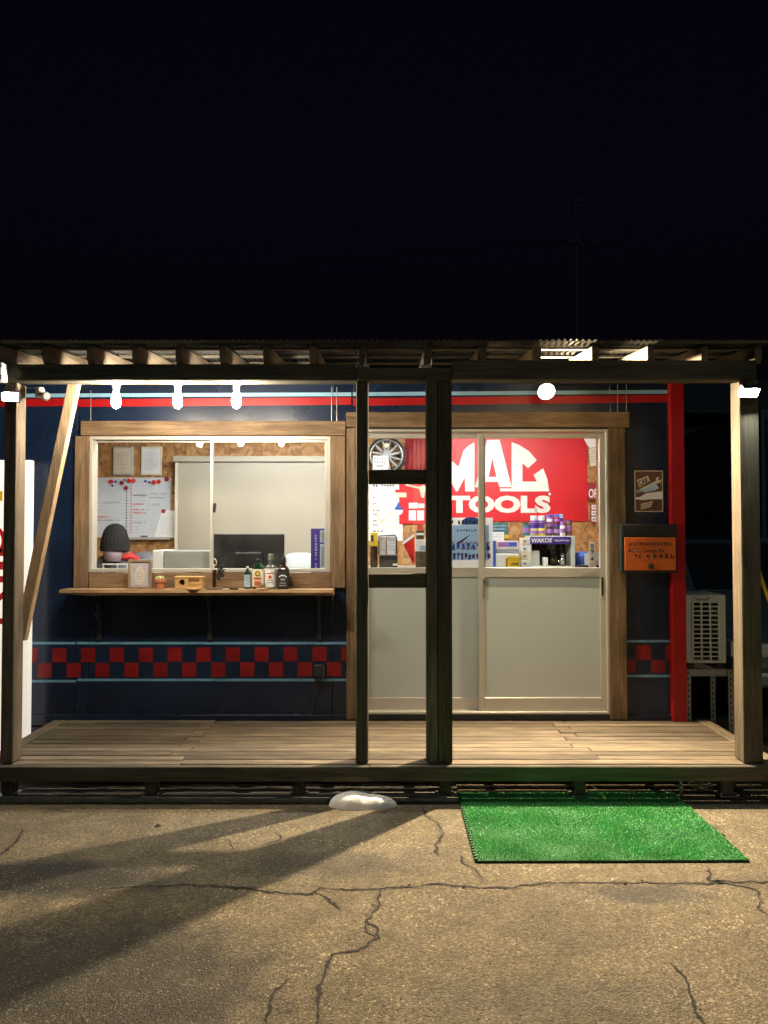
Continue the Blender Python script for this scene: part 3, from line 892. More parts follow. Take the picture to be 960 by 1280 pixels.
mat_t = thing('turf_mat', 'bright green artificial turf doormat lying on the asphalt before the deck', 'doormat', gnd(740, 1040))
mc = [gnd(573.5, 993), gnd(842, 993), gnd(937, 1078), gnd(597.5, 1079)]
def mq(u, v): return mc[0].lerp(mc[1], u).lerp(mc[3].lerp(mc[2], u), v)
mbm = MB()
n = 24
rim = [mq(i / n, 0) for i in range(n)] + [mq(1, i / n) for i in range(n)] + [mq(1 - i / n, 1) for i in range(n)] + [mq(0, 1 - i / n) for i in range(n)]
mbm.prism([(v.x, v.y) for v in rim], .0035, .011, 'xy')
mbm.build('backing', M['green_base'], mat_t)
bl = MB()
nu, nv = 300, 210
for j in range(nv):
    for i in range(nu):
        u, v = (i + .5 + rnd.uniform(-.45, .45) + (.5 if j % 2 else 0)) / (nu + .5), (j + .5 + rnd.uniform(-.35, .35)) / nv
        c = mq(min(u, .999), v) + Vector((0, 0, 0))
        if v > .97 or u > .985 or u < .012: c += Vector((rnd.gauss(0, .0016), rnd.gauss(0, .0016), 0))
        h = rnd.uniform(.004, .0085) * (.75 + .5 * mnoise.noise(Vector((c.x * 5, c.y * 5, 0)))); a = rnd.uniform(0, 3.14); w = rnd.uniform(.0013, .0021)
        dx, dy = math.cos(a) * w, math.sin(a) * w
        lx, ly = rnd.gauss(0, .0022), rnd.gauss(0, .0022)
        bl.v += [(c.x - dx, c.y - dy, .0105), (c.x + dx, c.y + dy, .0105), (c.x + lx + dx * .5, c.y + ly + dy * .5, .0105 + h), (c.x + lx - dx * .5, c.y + ly - dy * .5, .0105 + h)]
        k = len(bl.v) - 4
        bl.f.append((k, k + 1, k + 2, k + 3))
o = bl.build('bristles', M['green'], mat_t); o['kind'] = 'stuff'
lp = MB()
for i in range(30):
    c = mq(0, (i + .5) / 30)
    lp.cyl((c.x - .006, c.y, .0035), (c.x - .006, c.y, .016), .008, n=8)
o = lp.build('edge_loops', M['green_base'], mat_t); o['kind'] = 'stuff'

# dead leaves and a twig on the asphalt
for a, b, lab in ((197, 1034, 'dark dead leaf lying on the asphalt left of the snow'), (181, 1012, 'tiny dark leaf scrap near the deck on the left'), (880, 1040, 'brown leaf scrap on the asphalt right of the green mat'), (903, 1046, 'smaller brown scrap near the right edge of the asphalt')):
    c = gnd(a, b); r = .018 if a != 181 else .008
    l = MB()
    l.add([c + Vector((-r, 0, .003)), c + Vector((-.2 * r, -.5 * r, .006)), c + Vector((r, -.05 * r, .004)), c + Vector((.1 * r, .45 * r, .012)),
           c + Vector((-r, 0, .0045)), c + Vector((-.2 * r, -.5 * r, .0075)), c + Vector((r, -.05 * r, .0055)), c + Vector((.1 * r, .45 * r, .0135))],
          [(0, 3, 2, 1), (4, 5, 6, 7), (0, 1, 5, 4), (1, 2, 6, 5), (2, 3, 7, 6), (3, 0, 4, 7)])
    tag(l.build('dead_leaf', M['dry_leaf']), lab, 'leaf')

# ------------------------------------------------------------------ white sign at the far left, leaning on the wall
sg = thing('standing_sign', 'tall white signboard with red and yellow lettering behind the left post', 'signboard', (X(0, 5.06), 5.06, .02))
ys = 5.02
x0, x1, z0, z1 = X(-62, ys), X(37.3, ys), .02, Z(575, ys)
Mx = Matrix.Translation((0, 0, 0))
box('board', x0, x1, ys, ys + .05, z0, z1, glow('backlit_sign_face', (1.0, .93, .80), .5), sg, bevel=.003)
def bar(a, b, c, d, m): box('lettering', X(a, ys), X(b, ys), ys - .0025, ys - .0005, Z(d, ys), Z(c, ys), M[m], sg)
bar(-30, 2.5, 614, 626, 'yellow')
rg = MB(); c = at(-14, 676, ys)
for k in range(24):
    a0, a1 = 2 * math.pi * k / 24, 2 * math.pi * (k + 1) / 24
    ro, ri = .112, .085
    rg.prism([(c.x + math.cos(a0) * ro, c.z + math.sin(a0) * ro), (c.x + math.cos(a1) * ro, c.z + math.sin(a1) * ro), (c.x + math.cos(a1) * ri, c.z + math.sin(a1) * ri), (c.x + math.cos(a0) * ri, c.z + math.sin(a0) * ri)], ys - .0025, ys - .0005)
rg.build('lettering', M['red_ink'], sg)
bar(-40, 6, 686, 695, 'red_ink'); bar(-3, 4, 702, 712, 'red_ink'); bar(-3, 4, 720, 728, 'red_ink')
p0, p1 = at(-40, 775, ys), at(7, 737, ys)
MB().prism([(p0.x, p0.z), (p1.x, p1.z), (p1.x, p1.z - .045), (p0.x, p0.z - .045)], ys - .0025, ys - .0005).build('lettering', M['red_ink'], sg)
bar(-40, 6, 773, 780, 'red_ink')
# painted pseudo glyphs for print too small to read
def scribble(name, a, b, c, d, y, m, parent, rows=1, cols=8, fill=.7, seed=1, bold=.16):
    r_ = random.Random(seed)
    mb = MB()
    for j in range(rows):
        zc0, zc1 = c + (d - c) * j / rows, c + (d - c) * (j + fill) / rows
        for i in range(cols):
            if r_.random() < .04: continue
            xa, xb = a + (b - a) * i / cols, a + (b - a) * (i + .82) / cols
            A, B, C_, D_ = X(xa, y, (c + d) / 2), X(xb, y, (c + d) / 2), Z(zc1, y), Z(zc0, y)
            w, h = B - A, D_ - C_
            t = bold
            for k in range(r_.choice((2, 3))):
                zz = C_ + h * r_.uniform(0, 1 - t); mb.box(A + w * r_.uniform(0, .2), B - w * r_.uniform(0, .2), y - .0012 - k * .00007, y - .0002, zz, zz + h * t)
            for k in range(r_.choice((1, 2, 2))):
                xx = A + w * r_.uniform(.05, .9 - t); mb.box(xx, xx + w * t, y - .0013 - k * .00011, y - .0002, C_ + h * r_.uniform(0, .25), D_ - h * r_.uniform(0, .2))
    return mb.build(name, m, parent)

# ------------------------------------------------------------------ tin sign and letter box on the right wall panel
ts = thing('tin_sign', 'rusty brown tin sign reading CAR with a wrench on the navy wall', 'sign', at(811, 640, YW))
yq = YW - .006
pbox('plate', 793, 829, 588, 640, yq, YW - .0032, M['brown'], ts, bevel=.0015)
fr = MB(); frame(fr, 793.3, 828.7, 588.3, 639.7, .005, yq - .001, yq - .0002); fr.build('worn_edge', M['cream'], ts)
def poly(name, pts, y, m, parent, th=.0012):
    MB().prism([(at(a, b, y).x, at(a, b, y).z) for a, b in pts], y - th, y - .0002).build(name, m, parent)
poly('lettering_plate', [(796, 600), (810, 594.5), (812.5, 601.5), (799, 609)], yq, M['cream'], ts)
c = at(804, 602, yq)
tt = text('lettering', 'CAR', c.x - .034, c.x + .034, c.z - .018, c.z + .018, yq - .0016, M['ink'], ts, bold=.03)
tt.matrix_parent_inverse = tt.matrix_parent_inverse @ Matrix.Translation(c) @ Matrix.Rotation(R(-24), 4, 'Y') @ Matrix.Translation(-c)
c = at(815.5, 597, yq)
MB().lathe([(.013, 0), (.013, .001)], (0, 0, 0), 14).build('star_badge', M['cream'], ts).matrix_parent_inverse = ts.matrix_world.inverted() @ Matrix.Translation(-ts.location) @ Matrix.Translation((c.x, yq - .0002, c.z)) @ Matrix.Rotation(R(90), 4, 'X')
poly('wrench_print', [(800, 611), (820, 601), (820, 597), (824, 596), (822.5, 599), (824.5, 601), (827, 599), (826, 603), (822, 604), (802, 613)], yq, M['cream'], ts)
poly('hand_print', [(794.5, 613), (799, 612), (806, 611), (814, 607), (820, 604), (822, 608), (824, 610), (818, 613), (806, 615.5), (803, 614), (797, 617)], yq - .0014, M['pale_blue'], ts)
poly('hand_print', [(793.8, 622), (800, 621), (808, 616.5), (828, 614), (828, 624), (815, 624), (802, 625), (794, 624)], yq, M['paper'], ts)
for k in range(3):
    poly('lettering_line', [(801, 630 + 2.6 * k), (816 - k, 626.5 + 2.6 * k), (816 - k, 628 + 2.6 * k), (801, 631.5 + 2.6 * k)], yq, M['cream'], ts)

lb = thing('letter_box', 'dark wall letter box with an orange name plate beside the red corner post', 'letter box', at(812, 716, YW - .05))
yl = YW - .10
M['lb_black'] = pm('letter_box_black', (.008, .010, .009), .6)
pbox('casing', 776, 846, 655, 716, yl, YW - .0325, M['lb_black'], lb, bevel=.006, seg=2)
pbox('flap', 777.5, 844.5, 657, 669.5, yl - .004, yl - .0005, M['lb_black'], lb, bevel=.004)
ypl = yl - .006
pl_ = pbox('name_plate', 781, 845, 672, 713, ypl, yl - .001, M['orange'], lb, bevel=.002)
scribble('lettering', 785, 840, 677.5, 682.5, ypl, M['ink'], lb, 1, 15, .9, 3)
a, b = at(785, 691, ypl), at(831, 685.5, ypl)
text('lettering', 'ACTU Garage Est', a.x, b.x, a.z - .006, b.z, ypl - .0012, M['ink'], lb, bold=.015)
scribble('lettering', 793, 813, 693, 698, ypl, M['ink'], lb, 1, 4, .9, 5, .2)
scribble('lettering', 816, 844, 692, 698.5, ypl, M['ink'], lb, 1, 4, .95, 6, .24)
c = at(813.5, 708, ypl)
MB().cyl((c.x, ypl - .012, c.z), (c.x, ypl - .0005, c.z), .018, n=16).build('lock', M['dark_metal'], lb, smooth=True)

# ------------------------------------------------------------------ window shelf and what stands on it
ysf = YW - .20
shf = thing('window_shelf', 'live edge timber shelf under the outside of the window', 'shelf', at(245, 740, YW))
zs1 = Z(736.5, ysf + .05); zs0 = zs1 - .038
top, bot = [], []
nseg = 60
xa, xb = X(74, ysf, 740), X(416.5, ysf, 740)
vs, fs = [], []
for i in range(nseg + 1):
    x = xa + (xb - xa) * i / nseg
    w = .018 * mnoise.noise(Vector((x * 3.1, 0, 0))) + .008 * mnoise.noise(Vector((x * 11, 3, 0)))
    e = .012 * mnoise.noise(Vector((x * 4.3, 9, 0)))
    tp = max(0, 1 - i / 6) * .012
    vs += [(x, ysf + w, zs1), (x, ysf + w - .006 + e, (zs0 + zs1) / 2), (x, ysf + w + .012, zs0 + tp + e * .4), (x, YW - .031, zs0 + tp), (x, YW - .031, zs1)]
for i in range(nseg):
    for k in range(5):
        a, b = i * 5 + k, i * 5 + (k + 1) % 5
        fs.append((a, b, b + 5, a + 5))
fs += [tuple(range(5))[::-1], tuple(nseg * 5 + k for k in range(5))]
MB().add(vs, fs).build('plank', M['shelf'], shf, smooth=True, weld=True)
for a in (124, 262, 399):
    p = at(a, 760, YW - .02)
    b = MB(); b.box(p.x - .014, p.x + .014, YW - .014, YW - .0005, Z(800, YW), zs0 - .001)
    b.box(p.x - .012, p.x + .012, YW - .15, YW - .015, zs0 - .016, zs0 - .001)
    b.tube([(p.x, YW - .014, Z(785, YW)), (p.x, YW - .07, zs0 - .06), (p.x, YW - .13, zs0 - .01)], .006, 6)
    b.build('bracket', M['dark_metal'], shf)
hk = MB(); p = at(124, 770, YW - .02)
for s in (-1, 1):
    hk.tube([p + Vector((s * .06, 0, .055)), p + Vector((s * .03, -.01, .02)), p + Vector((0, -.015, -.02)), p + Vector((-s * .02, -.015, -.05)), p + Vector((-s * .03, -.02, -.03))], .004, 6)
tag(hk.build('coat_hook', M['dark_metal']), 'twisted dark wire hook on the wall under the left of the shelf', 'hook')

zs = zs1 + .0008
def yon(d): return ysf + d
# picture frame
pf = thing('picture_frame', 'wooden framed card with a pale oval emblem on the window shelf', 'picture frame', (X(174, yon(.08)), yon(.08), zs))
yf_ = yon(.07)
f0 = MB(); x0, x1 = X(160, yf_), X(189, yf_); zt = Z(699.5, yf_)
w = .016
f0.box(x0, x0 + w, yf_, yf_ + .02, zs, zt); f0.box(x1 - w, x1, yf_, yf_ + .02, zs, zt); f0.box(x0 + w, x1 - w, yf_, yf_ + .02, zt - w, zt); f0.box(x0 + w, x1 - w, yf_, yf_ + .02, zs, zs + w)
f0.build('frame', wood('frame_wood', (.25, .17, .11), (.42, .31, .21), 'z', .5), pf, bevel=.002)
box('card', x0 + w - .001, x1 - w + .001, yf_ + .008, yf_ + .013, zs + w - .001, zt - w + .001, pm('grey_card', (.42, .40, .43), .6, var=.15, vs=40), pf)
ov = MB(); xc, zc = (x0 + x1) / 2, (zs + zt) / 2 - .01
for ro, ri in ((1, .86), (.72, .62)):
    for k in range(28):
        a0, a1 = 2 * math.pi * k / 28, 2 * math.pi * (k + 1) / 28
        f2 = lambda a, r: (xc + .031 * r * math.cos(a), zc + .058 * r * math.sin(a))
        ov.prism([f2(a0, ro), f2(a1, ro), f2(a1, ri), f2(a0, ri)], yf_ + .0062, yf_ + .0078)
for k in range(5): ov.box(xc - .012 + rnd.uniform(-.004, .004), xc + .012, yf_ + .0065, yf_ + .0078, zc - .035 + k * .016, zc - .029 + k * .016)
ov.build('emblem', M['cream'], pf)
box('foot', x0 + .02, x1 - .02, yf_ + .02, yf_ + .05, zs, zs + .01, M['black'], pf)
# small cactus pot
cp = thing('cactus_pot', 'small cactus in a terracotta pot beside the picture frame', 'plant pot', (X(200.5, yon(.07)), yon(.07), zs))
c = (X(200.5, yon(.07)), yon(.07), zs); h = Z(724, yon(.07)) - zs
MB().lathe([(.028, 0), (.034, h * .72), (.040, h * .72), (.041, h), (.036, h), (.034, h * .9)], c, 20, cap=False).build('pot', M['terracotta'], cp, smooth=True)
MB().lathe([(.001, h * .86), (.035, h * .88)], c, 16, cap=False).build('soil', M['dry_leaf'], cp)
cc = MB()
for k in range(16):
    a, r = rnd.uniform(0, 6.28), rnd.uniform(0, .026)
    cc.ball((c[0] + r * math.cos(a), c[1] + r * math.sin(a), zs + h + .008 - r * .25), .011, .011, .016, 8, 6)
cc.build('cactus', M['leaf'], cp, smooth=True)
# wooden phone speaker block with a round hole
sp = thing('wooden_speaker', 'pale wooden speaker block with a round hole on the window shelf', 'wooden box', (X(237, yon(.07)), yon(.07), zs))
yk = yon(.055); x0, x1, zt = X(219, yk), X(253, yk), Z(720.5, yk)
pw_ = wood('birch_block', (.50, .29, .11), (.66, .42, .18), 'x', .5, spread=.05)
ring = []
xc, zc, rr = X(227.5, yk), Z(728, yk), .019
b = MB(); nn = 24
outer = []
for k in range(nn):
    a = 2 * math.pi * k / nn
    dx, dz = math.cos(a), math.sin(a)
    xa_, xb_ = (x0 - xc), (X(236, yk) - xc)
    za_, zb_ = (zs - zc), (zt - .012 - zc)
    tx = (xb_ / dx if dx > 1e-6 else xa_ / dx if dx < -1e-6 else 9); tz = (zb_ / dz if dz > 1e-6 else za_ / dz if dz < -1e-6 else 9)
    t_ = min(tx, tz); outer.append((xc + dx * t_, zc + dz * t_))
inner = [(xc + rr * math.cos(2 * math.pi * k / nn), zc + rr * math.sin(2 * math.pi * k / nn)) for k in range(nn)]
vs = [(p[0], yk, p[1]) for p in outer] + [(p[0], yk, p[1]) for p in inner] + [(p[0], yk + .05, p[1]) for p in inner]
b.add(vs, [(k, (k + 1) % nn, nn + (k + 1) % nn, nn + k) for k in range(nn)] + [(nn + k, nn + (k + 1) % nn, 2 * nn + (k + 1) % nn, 2 * nn + k) for k in range(nn)])
b.box(x0, x1, yk + .051, yk + .06, zs, zt - .012)
b.box(X(236, yk), x1, yk, yk + .05, zs, zs + .028); b.box(X(236, yk), x1 - .02, yk + .012, yk + .05, zs + .030, zt - .026)
b.box(x1 - .018, x1, yk, yk + .05, zs + .029, zt - .012); b.box(X(236, yk), x1 - .019, yk + .004, yk + .05, zt - .024, zt - .012)
b.build('block', pw_, sp)
box('lid', x0 - .004, x1 + .006, yk - .004, yk + .065, zt - .0118, zt, pw_, sp, bevel=.002)
MB().cyl((xc, yk + .04, zc), (xc, yk + .0505, zc), rr, n=20).build('speaker_hole', M['black'], sp)
# coasters
for a, ww, m, lab in ((243, .05, pw_, 'pale round wooden coaster before the wooden speaker block'), (268, .055, M['trim_x'], 'brown round coaster under the dried sprig vase'), (292.5, .03, M['black'], 'small dark coaster between the vase and the bottles'), (328.5, .042, pw_, 'pale coaster carrying the little amber glass')):
    yy = yon(.03) if a not in (268,) else yon(.06)
    c = (X(a, yy), yy, zs)
    tag(MB().lathe([(ww, 0), (ww, .008), (ww * .96, .0095)], c, 26).build('coaster', m, None, smooth=True), lab, 'coaster', 'coasters on the window shelf')
# vase with dried sprig
vz = thing('sprig_vase', 'slim vase with a dark dried sprig and a pale wire ring', 'vase', (X(268, yon(.06)), yon(.06), zs + .01))
c = Vector((X(268, yon(.06)), yon(.06), zs + .0098))
MB().lathe([(.012, 0), (.013, .03), (.011, .07), (.014, .085), (.014, .11), (.010, .115)], c, 14).build('vase', M['bottle_dark'], vz, smooth=True)
rg = MB(); rc = c + Vector((0, -.012, .165))
pts = [rc + Vector((.016 * math.cos(t), .002 * t, .022 * math.sin(t))) for t in [k * .42 for k in range(16)]]
rg.tube(pts, .0035, 6); rg.tube([rc + Vector((0, 0, -.02)), rc + Vector((0, .006, -.06))], .003, 6); rg.build('wire_ring', M['cream'], vz, smooth=True)
sprig = MB()
for k in range(60):
    base = c + Vector((.02 + rnd.uniform(0, .03), rnd.uniform(-.01, .02), .06 + rnd.uniform(0, .09)))
    d = Vector((rnd.uniform(-.6, 1), rnd.uniform(-.6, .6), rnd.uniform(-.9, 1))).normalized()
    L_ = rnd.uniform(.02, .042); s_ = d.cross(Vector((0, 1, .2))).normalized() * .0055
    sprig.add([base, base + d * L_ * .5 + s_, base + d * L_, base + d * L_ * .5 - s_ + Vector((0, -.002, 0))], [(0, 1, 2, 3)])
sprig.tube([c + Vector((0, 0, .1)), c + Vector((.025, 0, .12)), c + Vector((.035, 0, .08)), c + Vector((.04, 0, .03))], .002, 5)
sprig.build('sprig', M['dry_leaf'], vz)
# bottles
def bottle(name, lab, a, w, y, prof, gm, cap, capm, label_, lm, e=2.0, dy=1.0, extra=None):
    c = Vector((X(a, y), y, zs))
    t = thing(name, lab, 'bottle', c)
    MB().lathe(prof, c, 28, e, dy).build('glass', gm, t, smooth=True)
    zc0, zc1, rc_ = cap
    MB().lathe([(rc_, zc0), (rc_, zc1 - .003), (rc_ * .85, zc1)], c, 18).build('cap', capm, t, smooth=True)
    r, z0, z1 = label_
    lb_ = MB().lathe([(r, z0), (r, z1)], c, 20, e, dy, math.pi * 1.08, math.pi * 1.92).build('label_print', lm, t, smooth=True)
    if extra: extra(t, c, r, dy)
    return t
def ex_small(t, c, r, dy):
    for k in range(3): MB().box(c.x - .007, c.x + .007, c.y - r * dy - .0012, c.y - r * dy - .0004, c.z + .03 + k * .022, c.z + .037 + k * .022).build('label_mark', M['grey_ink'], t)
def ex_green(t, c, r, dy):
    y = c.y - r * dy
    b = MB(); b.cyl((c.x, y - .0014, c.z + .098), (c.x, y - .0004, c.z + .098), .017, n=20); b.build('label_emblem', M['ink'], t)
    b = MB(); b.cyl((c.x, y - .0022, c.z + .098), (c.x, y - .0016, c.z + .098), .011, n=20); b.build('label_emblem', M['yellow'], t)
    b = MB(); b.box(c.x - .024, c.x + .024, y - .0016, y - .0004, c.z + .060, c.z + .074); b.build('label_mark', M['orange'], t)
    b = MB(); b.box(c.x - .02, c.x + .02, y - .0016, y - .0004, c.z + .02, c.z + .05); b.build('label_mark', M['orange'], t)
def ex_white(t, c, r, dy):
    y = c.y - r * dy
    b = MB(); b.cyl((c.x, y - .0016, c.z + .078), (c.x, y - .0004, c.z + .078), .012, n=18); b.build('label_emblem', M['orange'], t)
    for k, (w, z) in enumerate(((.024, .10), (.020, .055), (.022, .04))):
        MB().box(c.x - w, c.x + w, y - .0016, y - .0004, c.z + z, c.z + z + .005).build('label_mark', M['orange'] if k == 0 else M['grey_ink'], t)
def ex_black(t, c, r, dy):
    y = c.y - r * dy
    pts = [(-.026, .082), (-.01, .092), (.01, .092), (.026, .082), (.026, .074), (.01, .084), (-.01, .084), (-.026, .074)]
    MB().prism([(c.x + p[0], c.z + p[1]) for p in pts], y - .0016, y - .0004).build('label_mark', M['paper'], t)
    for w, z, h in ((.014, .055, .014), (.02, .036, .006), (.024, .02, .006)):
        MB().box(c.x - w, c.x + w, y - .0016, y - .0004, c.z + z, c.z + z + h).build('label_mark', M['grey_ink'], t)
ybt = yon(.085)
bottle('gin_bottle', 'smallest green bottle with a pale label, left of the four bottles', 309.5, 0, ybt, [(.019, 0), (.021, .004), (.021, .098), (.016, .112), (.0075, .124), (.0075, .135)], M['bottle_green'], (.134, .146, .008), M['white'], (.0214, .012, .092), M['pale_blue'], 3, .9, ex_small)
bottle('herb_bottle', 'green flask bottle with a cream and orange label on the shelf', 323, 0, ybt + .015, [(.036, 0), (.0385, .005), (.0385, .125), (.034, .145), (.015, .170), (.0135, .182)], M['bottle_green'], (.181, .194, .0155), M['black'], (.0390, .014, .128), M['cream'], 5, .62, ex_green)
bottle('clear_bottle', 'clear round bottle with a white label and silver cap, tallest of the bottles', 338.5, 0, ybt + .01, [(.034, 0), (.0375, .005), (.0375, .130), (.034, .144), (.017, .156), (.0155, .188)], M['bottle_clear'], (.186, .226, .019), M['steel'], (.0380, .012, .128), M['paper'], 2.4, 1.0, ex_white)
bottle('square_bottle', 'square dark bottle with a black label, rightmost of the four bottles', 354.5, 0, ybt, [(.035, 0), (.0375, .004), (.0375, .122), (.031, .138), (.0145, .154), (.0135, .172)], M['bottle_dark'], (.170, .206, .0145), M['black'], (.0380, .010, .118), M['ink'], 7, 1.0, ex_black)
gt = thing('candle_glass', 'little amber candle glass on the pale coaster before the bottles', 'glass', (X(328, yon(.03)), yon(.03), zs + .0098))
MB().lathe([(.020, 0), (.022, .012), (.026, .03), (.0245, .03), (.0205, .013), (.002, .006)], (X(328, yon(.03)), yon(.03), zs + .0098), 20, cap=False).build('glass', M['bottle_clear'], gt, smooth=True)
MB().lathe([(.0195, .0065), (.021, .017), (.002, .0175)], (X(328, yon(.03)), yon(.03), zs + .0098), 20).build('wax', M['orange'], gt, smooth=True)

# ------------------------------------------------------------------ the room: lamps
def room_lamp(xc, yc, lab):
    t = thing('ceiling_lamp', lab, 'ceiling lamp', (xc, yc, ZT - .065), 'ceiling lamps in the office')
    box('lamp_body', xc - .62, xc + .62, yc - .09, yc + .09, ZT - .085, ZT - .062, M['white'], t, bevel=.004)
    for s in (-.045, .045):
        MB().cyl((xc - .58, yc + s, ZT - .105), (xc + .58, yc + s, ZT - .105), .015, n=12).build('tube', M['tube'], t, smooth=True)
M['tube'] = glow('fluorescent_tube', (1.0, .965, .90), ROOM_W / (math.pi * 2 * math.pi * .015 * 1.16))
room_lamp(-.95, 5.58, 'fluorescent ceiling lamp inside the office behind the window')
room_lamp(.95, 5.58, 'fluorescent ceiling lamp inside the office behind the sliding door')

# ------------------------------------------------------------------ the room, behind the window
yw_ = YB - .012
wb = thing('whiteboard', 'wall whiteboard full of handwriting with red magnets along its top', 'whiteboard', at(165, 672, YB))
pbox('panel', 105, 213, 597, 672, yw_ - .012, YB - .002, pm('whiteboard_enamel', (.64, .70, .78), .25, var=.04), wb, bevel=.003)
pbox('tray', 150, 213, 671.5, 674.5, yw_ - .05, yw_ - .012, M['alu'], wb)
yy = yw_ - .0125
rl = MB()
for j in range(17):
    z = Z(608 + j * 3.6, yy); rl.box(X(107, yy), X(209, yy), yy - .0006, yy, z, z + .0022)
for a in (157, 163): rl.box(X(a, yy), X(a, yy) + .003, yy - .0007, yy, Z(669, yy), Z(603, yy))
rl.build('ruled_lines', M['pale_blue'], wb)
for s, (a, b, c, m) in enumerate(((166, 184, 618, 'ink'), (188, 208, 616, 'grey_ink'), (186, 207, 621, 'grey_ink'), (166, 180, 629, 'red_ink'), (186, 200, 630, 'grey_ink'), (166, 186, 636, 'red_ink'), (166, 183, 640, 'red_ink'), (166, 182, 652, 'grey_ink'), (128, 150, 627, 'grey_ink'), (112, 126, 636, 'grey_ink'), (112, 135, 645, 'red_ink'), (112, 150, 649, 'grey_ink'), (157.5, 160, 606, 'ink'))):
    if s < 12: scribble('handwriting', a, b, c, c + 2.6, yy - .001, M[m], wb, 1, int((b - a) / 1.8), .9, 20 + s, .2)
scribble('handwriting', 157.2, 159.4, 610, 668, yy - .001, M['ink'], wb, 16, 1, .6, 40, .3)
scribble('handwriting', 163, 165, 606, 668, yy - .001, M['red_ink'], wb, 17, 1, .6, 41, .25)
for k, (a, b, r, m) in enumerate(((139, 602, 4.2, 'red_ink'), (152.5, 603.5, 4.2, 'dark_red'), (161.5, 601, 4.4, 'red_ink'), (167, 601, 4.4, 'red_ink'), (157.5, 610, 4.4, 'dark_red'), (192.5, 603, 4.6, 'red_ink'), (198.5, 602, 4.4, 'red_ink'), (208.5, 599, 4.6, 'dark_red'), (145, 602, 2.4, 'blue_ink'), (182, 601.5, 2.4, 'blue_ink'), (187, 603, 2.2, 'ink'), (156.3, 600, 2, 'ink'), (141, 607, 1.8, 'ink'))):
    p = at(a, b, yy)
    MB().cyl((p.x, yy - .010, p.z), (p.x, yy - .0008, p.z), r * .0046, n=14).build('magnet', M[m], wb, smooth=True)
for a, b in ((176, 182),): pbox('marker_pen', a, b + 2, 669.5, 671.2, yw_ - .04, yw_ - .03, M['ink'], wb)
pp_ = thing('pinned_sheet', 'white sheet hanging askew over the whiteboard corner under a dark red magnet', 'paper', at(206, 670, yy))
poly('sheet', [(203, 637), (221.5, 639), (218.5, 672.5), (192.5, 671.5)], yy - .013, pm('bright_sheet', (.86, .88, .90), .6, var=.03), pp_)
scribble('lettering', 201, 215, 645, 668, yy - .0145, M['pale_blue'], pp_, 8, 9, .5, 50, .12)
p = at(205, 639, yy)
MB().cyl((p.x, yy - .026, p.z), (p.x, yy - .0145, p.z), .019, n=14).build('magnet', M['dark_red'], pp_, smooth=True)
for a, b, lab in ((141, 166, 'pale certificate in a thin frame above the whiteboard, the left one'), (176, 202, 'bluish certificate in a cream frame above the whiteboard, the right one')):
    ct = thing('framed_certificate', lab, 'certificate', at((a + b) / 2, 594, YB), 'certificates above the whiteboard')
    yc_ = YB - .022
    pbox('frame', a, b, 558, 594, yc_, YB - .002, M['alu'] if a < 150 else M['cream'], ct, bevel=.003)
    pbox('sheet', a + 2.2, b - 2.2, 560.5, 591.5, yc_ - .0012, yc_ - .0002, M['cream'] if a < 150 else M['paper'], ct)
    scribble('lettering', a + 5, b - 5, 566, 588, yc_ - .0014, M['grey_ink'] if a < 150 else M['pale_blue'], ct, 8, 8, .5, 60 + a, .14)

# desk under the window, monitor, printer, blue carton, chair with towel
desk = thing('office_desk', 'office desk just inside the window', 'desk', (X(250, 5.6), 5.6, ZD + .02))
zdk = 1.02
box('desk_top', X(120, 5.5), X(412, 5.5), 5.36, 5.95, zdk - .03, zdk, M['white_wall'], desk, bevel=.003)
for a in (122, 407):
    for y in (5.4, 5.88): box('leg', X(a, 5.5), X(a, 5.5) + .04, y, y + .04, ZD + .021, zdk - .031, M['steel'], desk)
mo = thing('monitor', 'black computer monitor seen from behind through the window', 'monitor', (X(311, 5.62), 5.62, zdk))
ym = 5.60
pbox('back_shell', 267, 355, 667.5, 722, ym, ym + .035, M['black'], mo, bevel=.006, seg=2)
xm = X(311, ym)
box('hub', xm - .1, xm + .1, ym - .03, ym - .0005, zdk + .12, Z(690, ym), M['black'], mo, bevel=.01, seg=2)
box('stand', xm - .03, xm + .03, ym - .025, ym + .01, zdk + .012, zdk + .13, M['black'], mo)
box('foot', xm - .12, xm + .12, ym - .07, ym + .1, zdk + .001, zdk + .011, M['black'], mo, bevel=.003)
vg = MB()
for k in range(8): vg.box(xm - .2, xm + .2, ym - .0025, ym - .0004, Z(672 + k * 2, ym), Z(672 + k * 2, ym) + .003)
vg.build('vent_slots', M['dark_metal'], mo)
pr_ = thing('printer', 'low grey and white printer on the desk behind the picture frame', 'printer', (X(226, 5.5), 5.5, zdk))
yp_ = 5.46
pbox('body', 204, 262, 688.5, 735, yp_, yp_ + .3, pm('printer_grey', (.34, .35, .34), .4, var=.05), pr_, bevel=.006, seg=2)
pbox('side_panel', 190.5, 203.6, 688, 735, yp_ - .004, yp_ + .3, M['paper'], pr_, bevel=.004)
pbox('paper_tray', 236, 252, 711.5, 713.5, yp_ - .04, yp_ - .0005, M['cream'], pr_)
cbx = thing('blue_carton', 'tall blue product carton with photo panels standing at the window corner', 'carton', (X(398, 5.42), 5.42, zdk))
yx = 5.42
pbox('carton', 388.5, 412, 660.5, 735, yx, yx + .1, M['purple'], cbx, bevel=.002)
for c0, c1 in ((663, 678), (680, 712)): pbox('photo_panel', 400, 408.2, c0, c1, yx - .0015, yx - .0003, M['pale_blue'], cbx)
pbox('figure_print', 402, 406.5, 665, 676, yx - .0025, yx - .0016, M['grey_ink'], cbx); pbox('figure_print', 401.5, 406, 684, 708, yx - .0025, yx - .0016, M['grey_ink'], cbx)
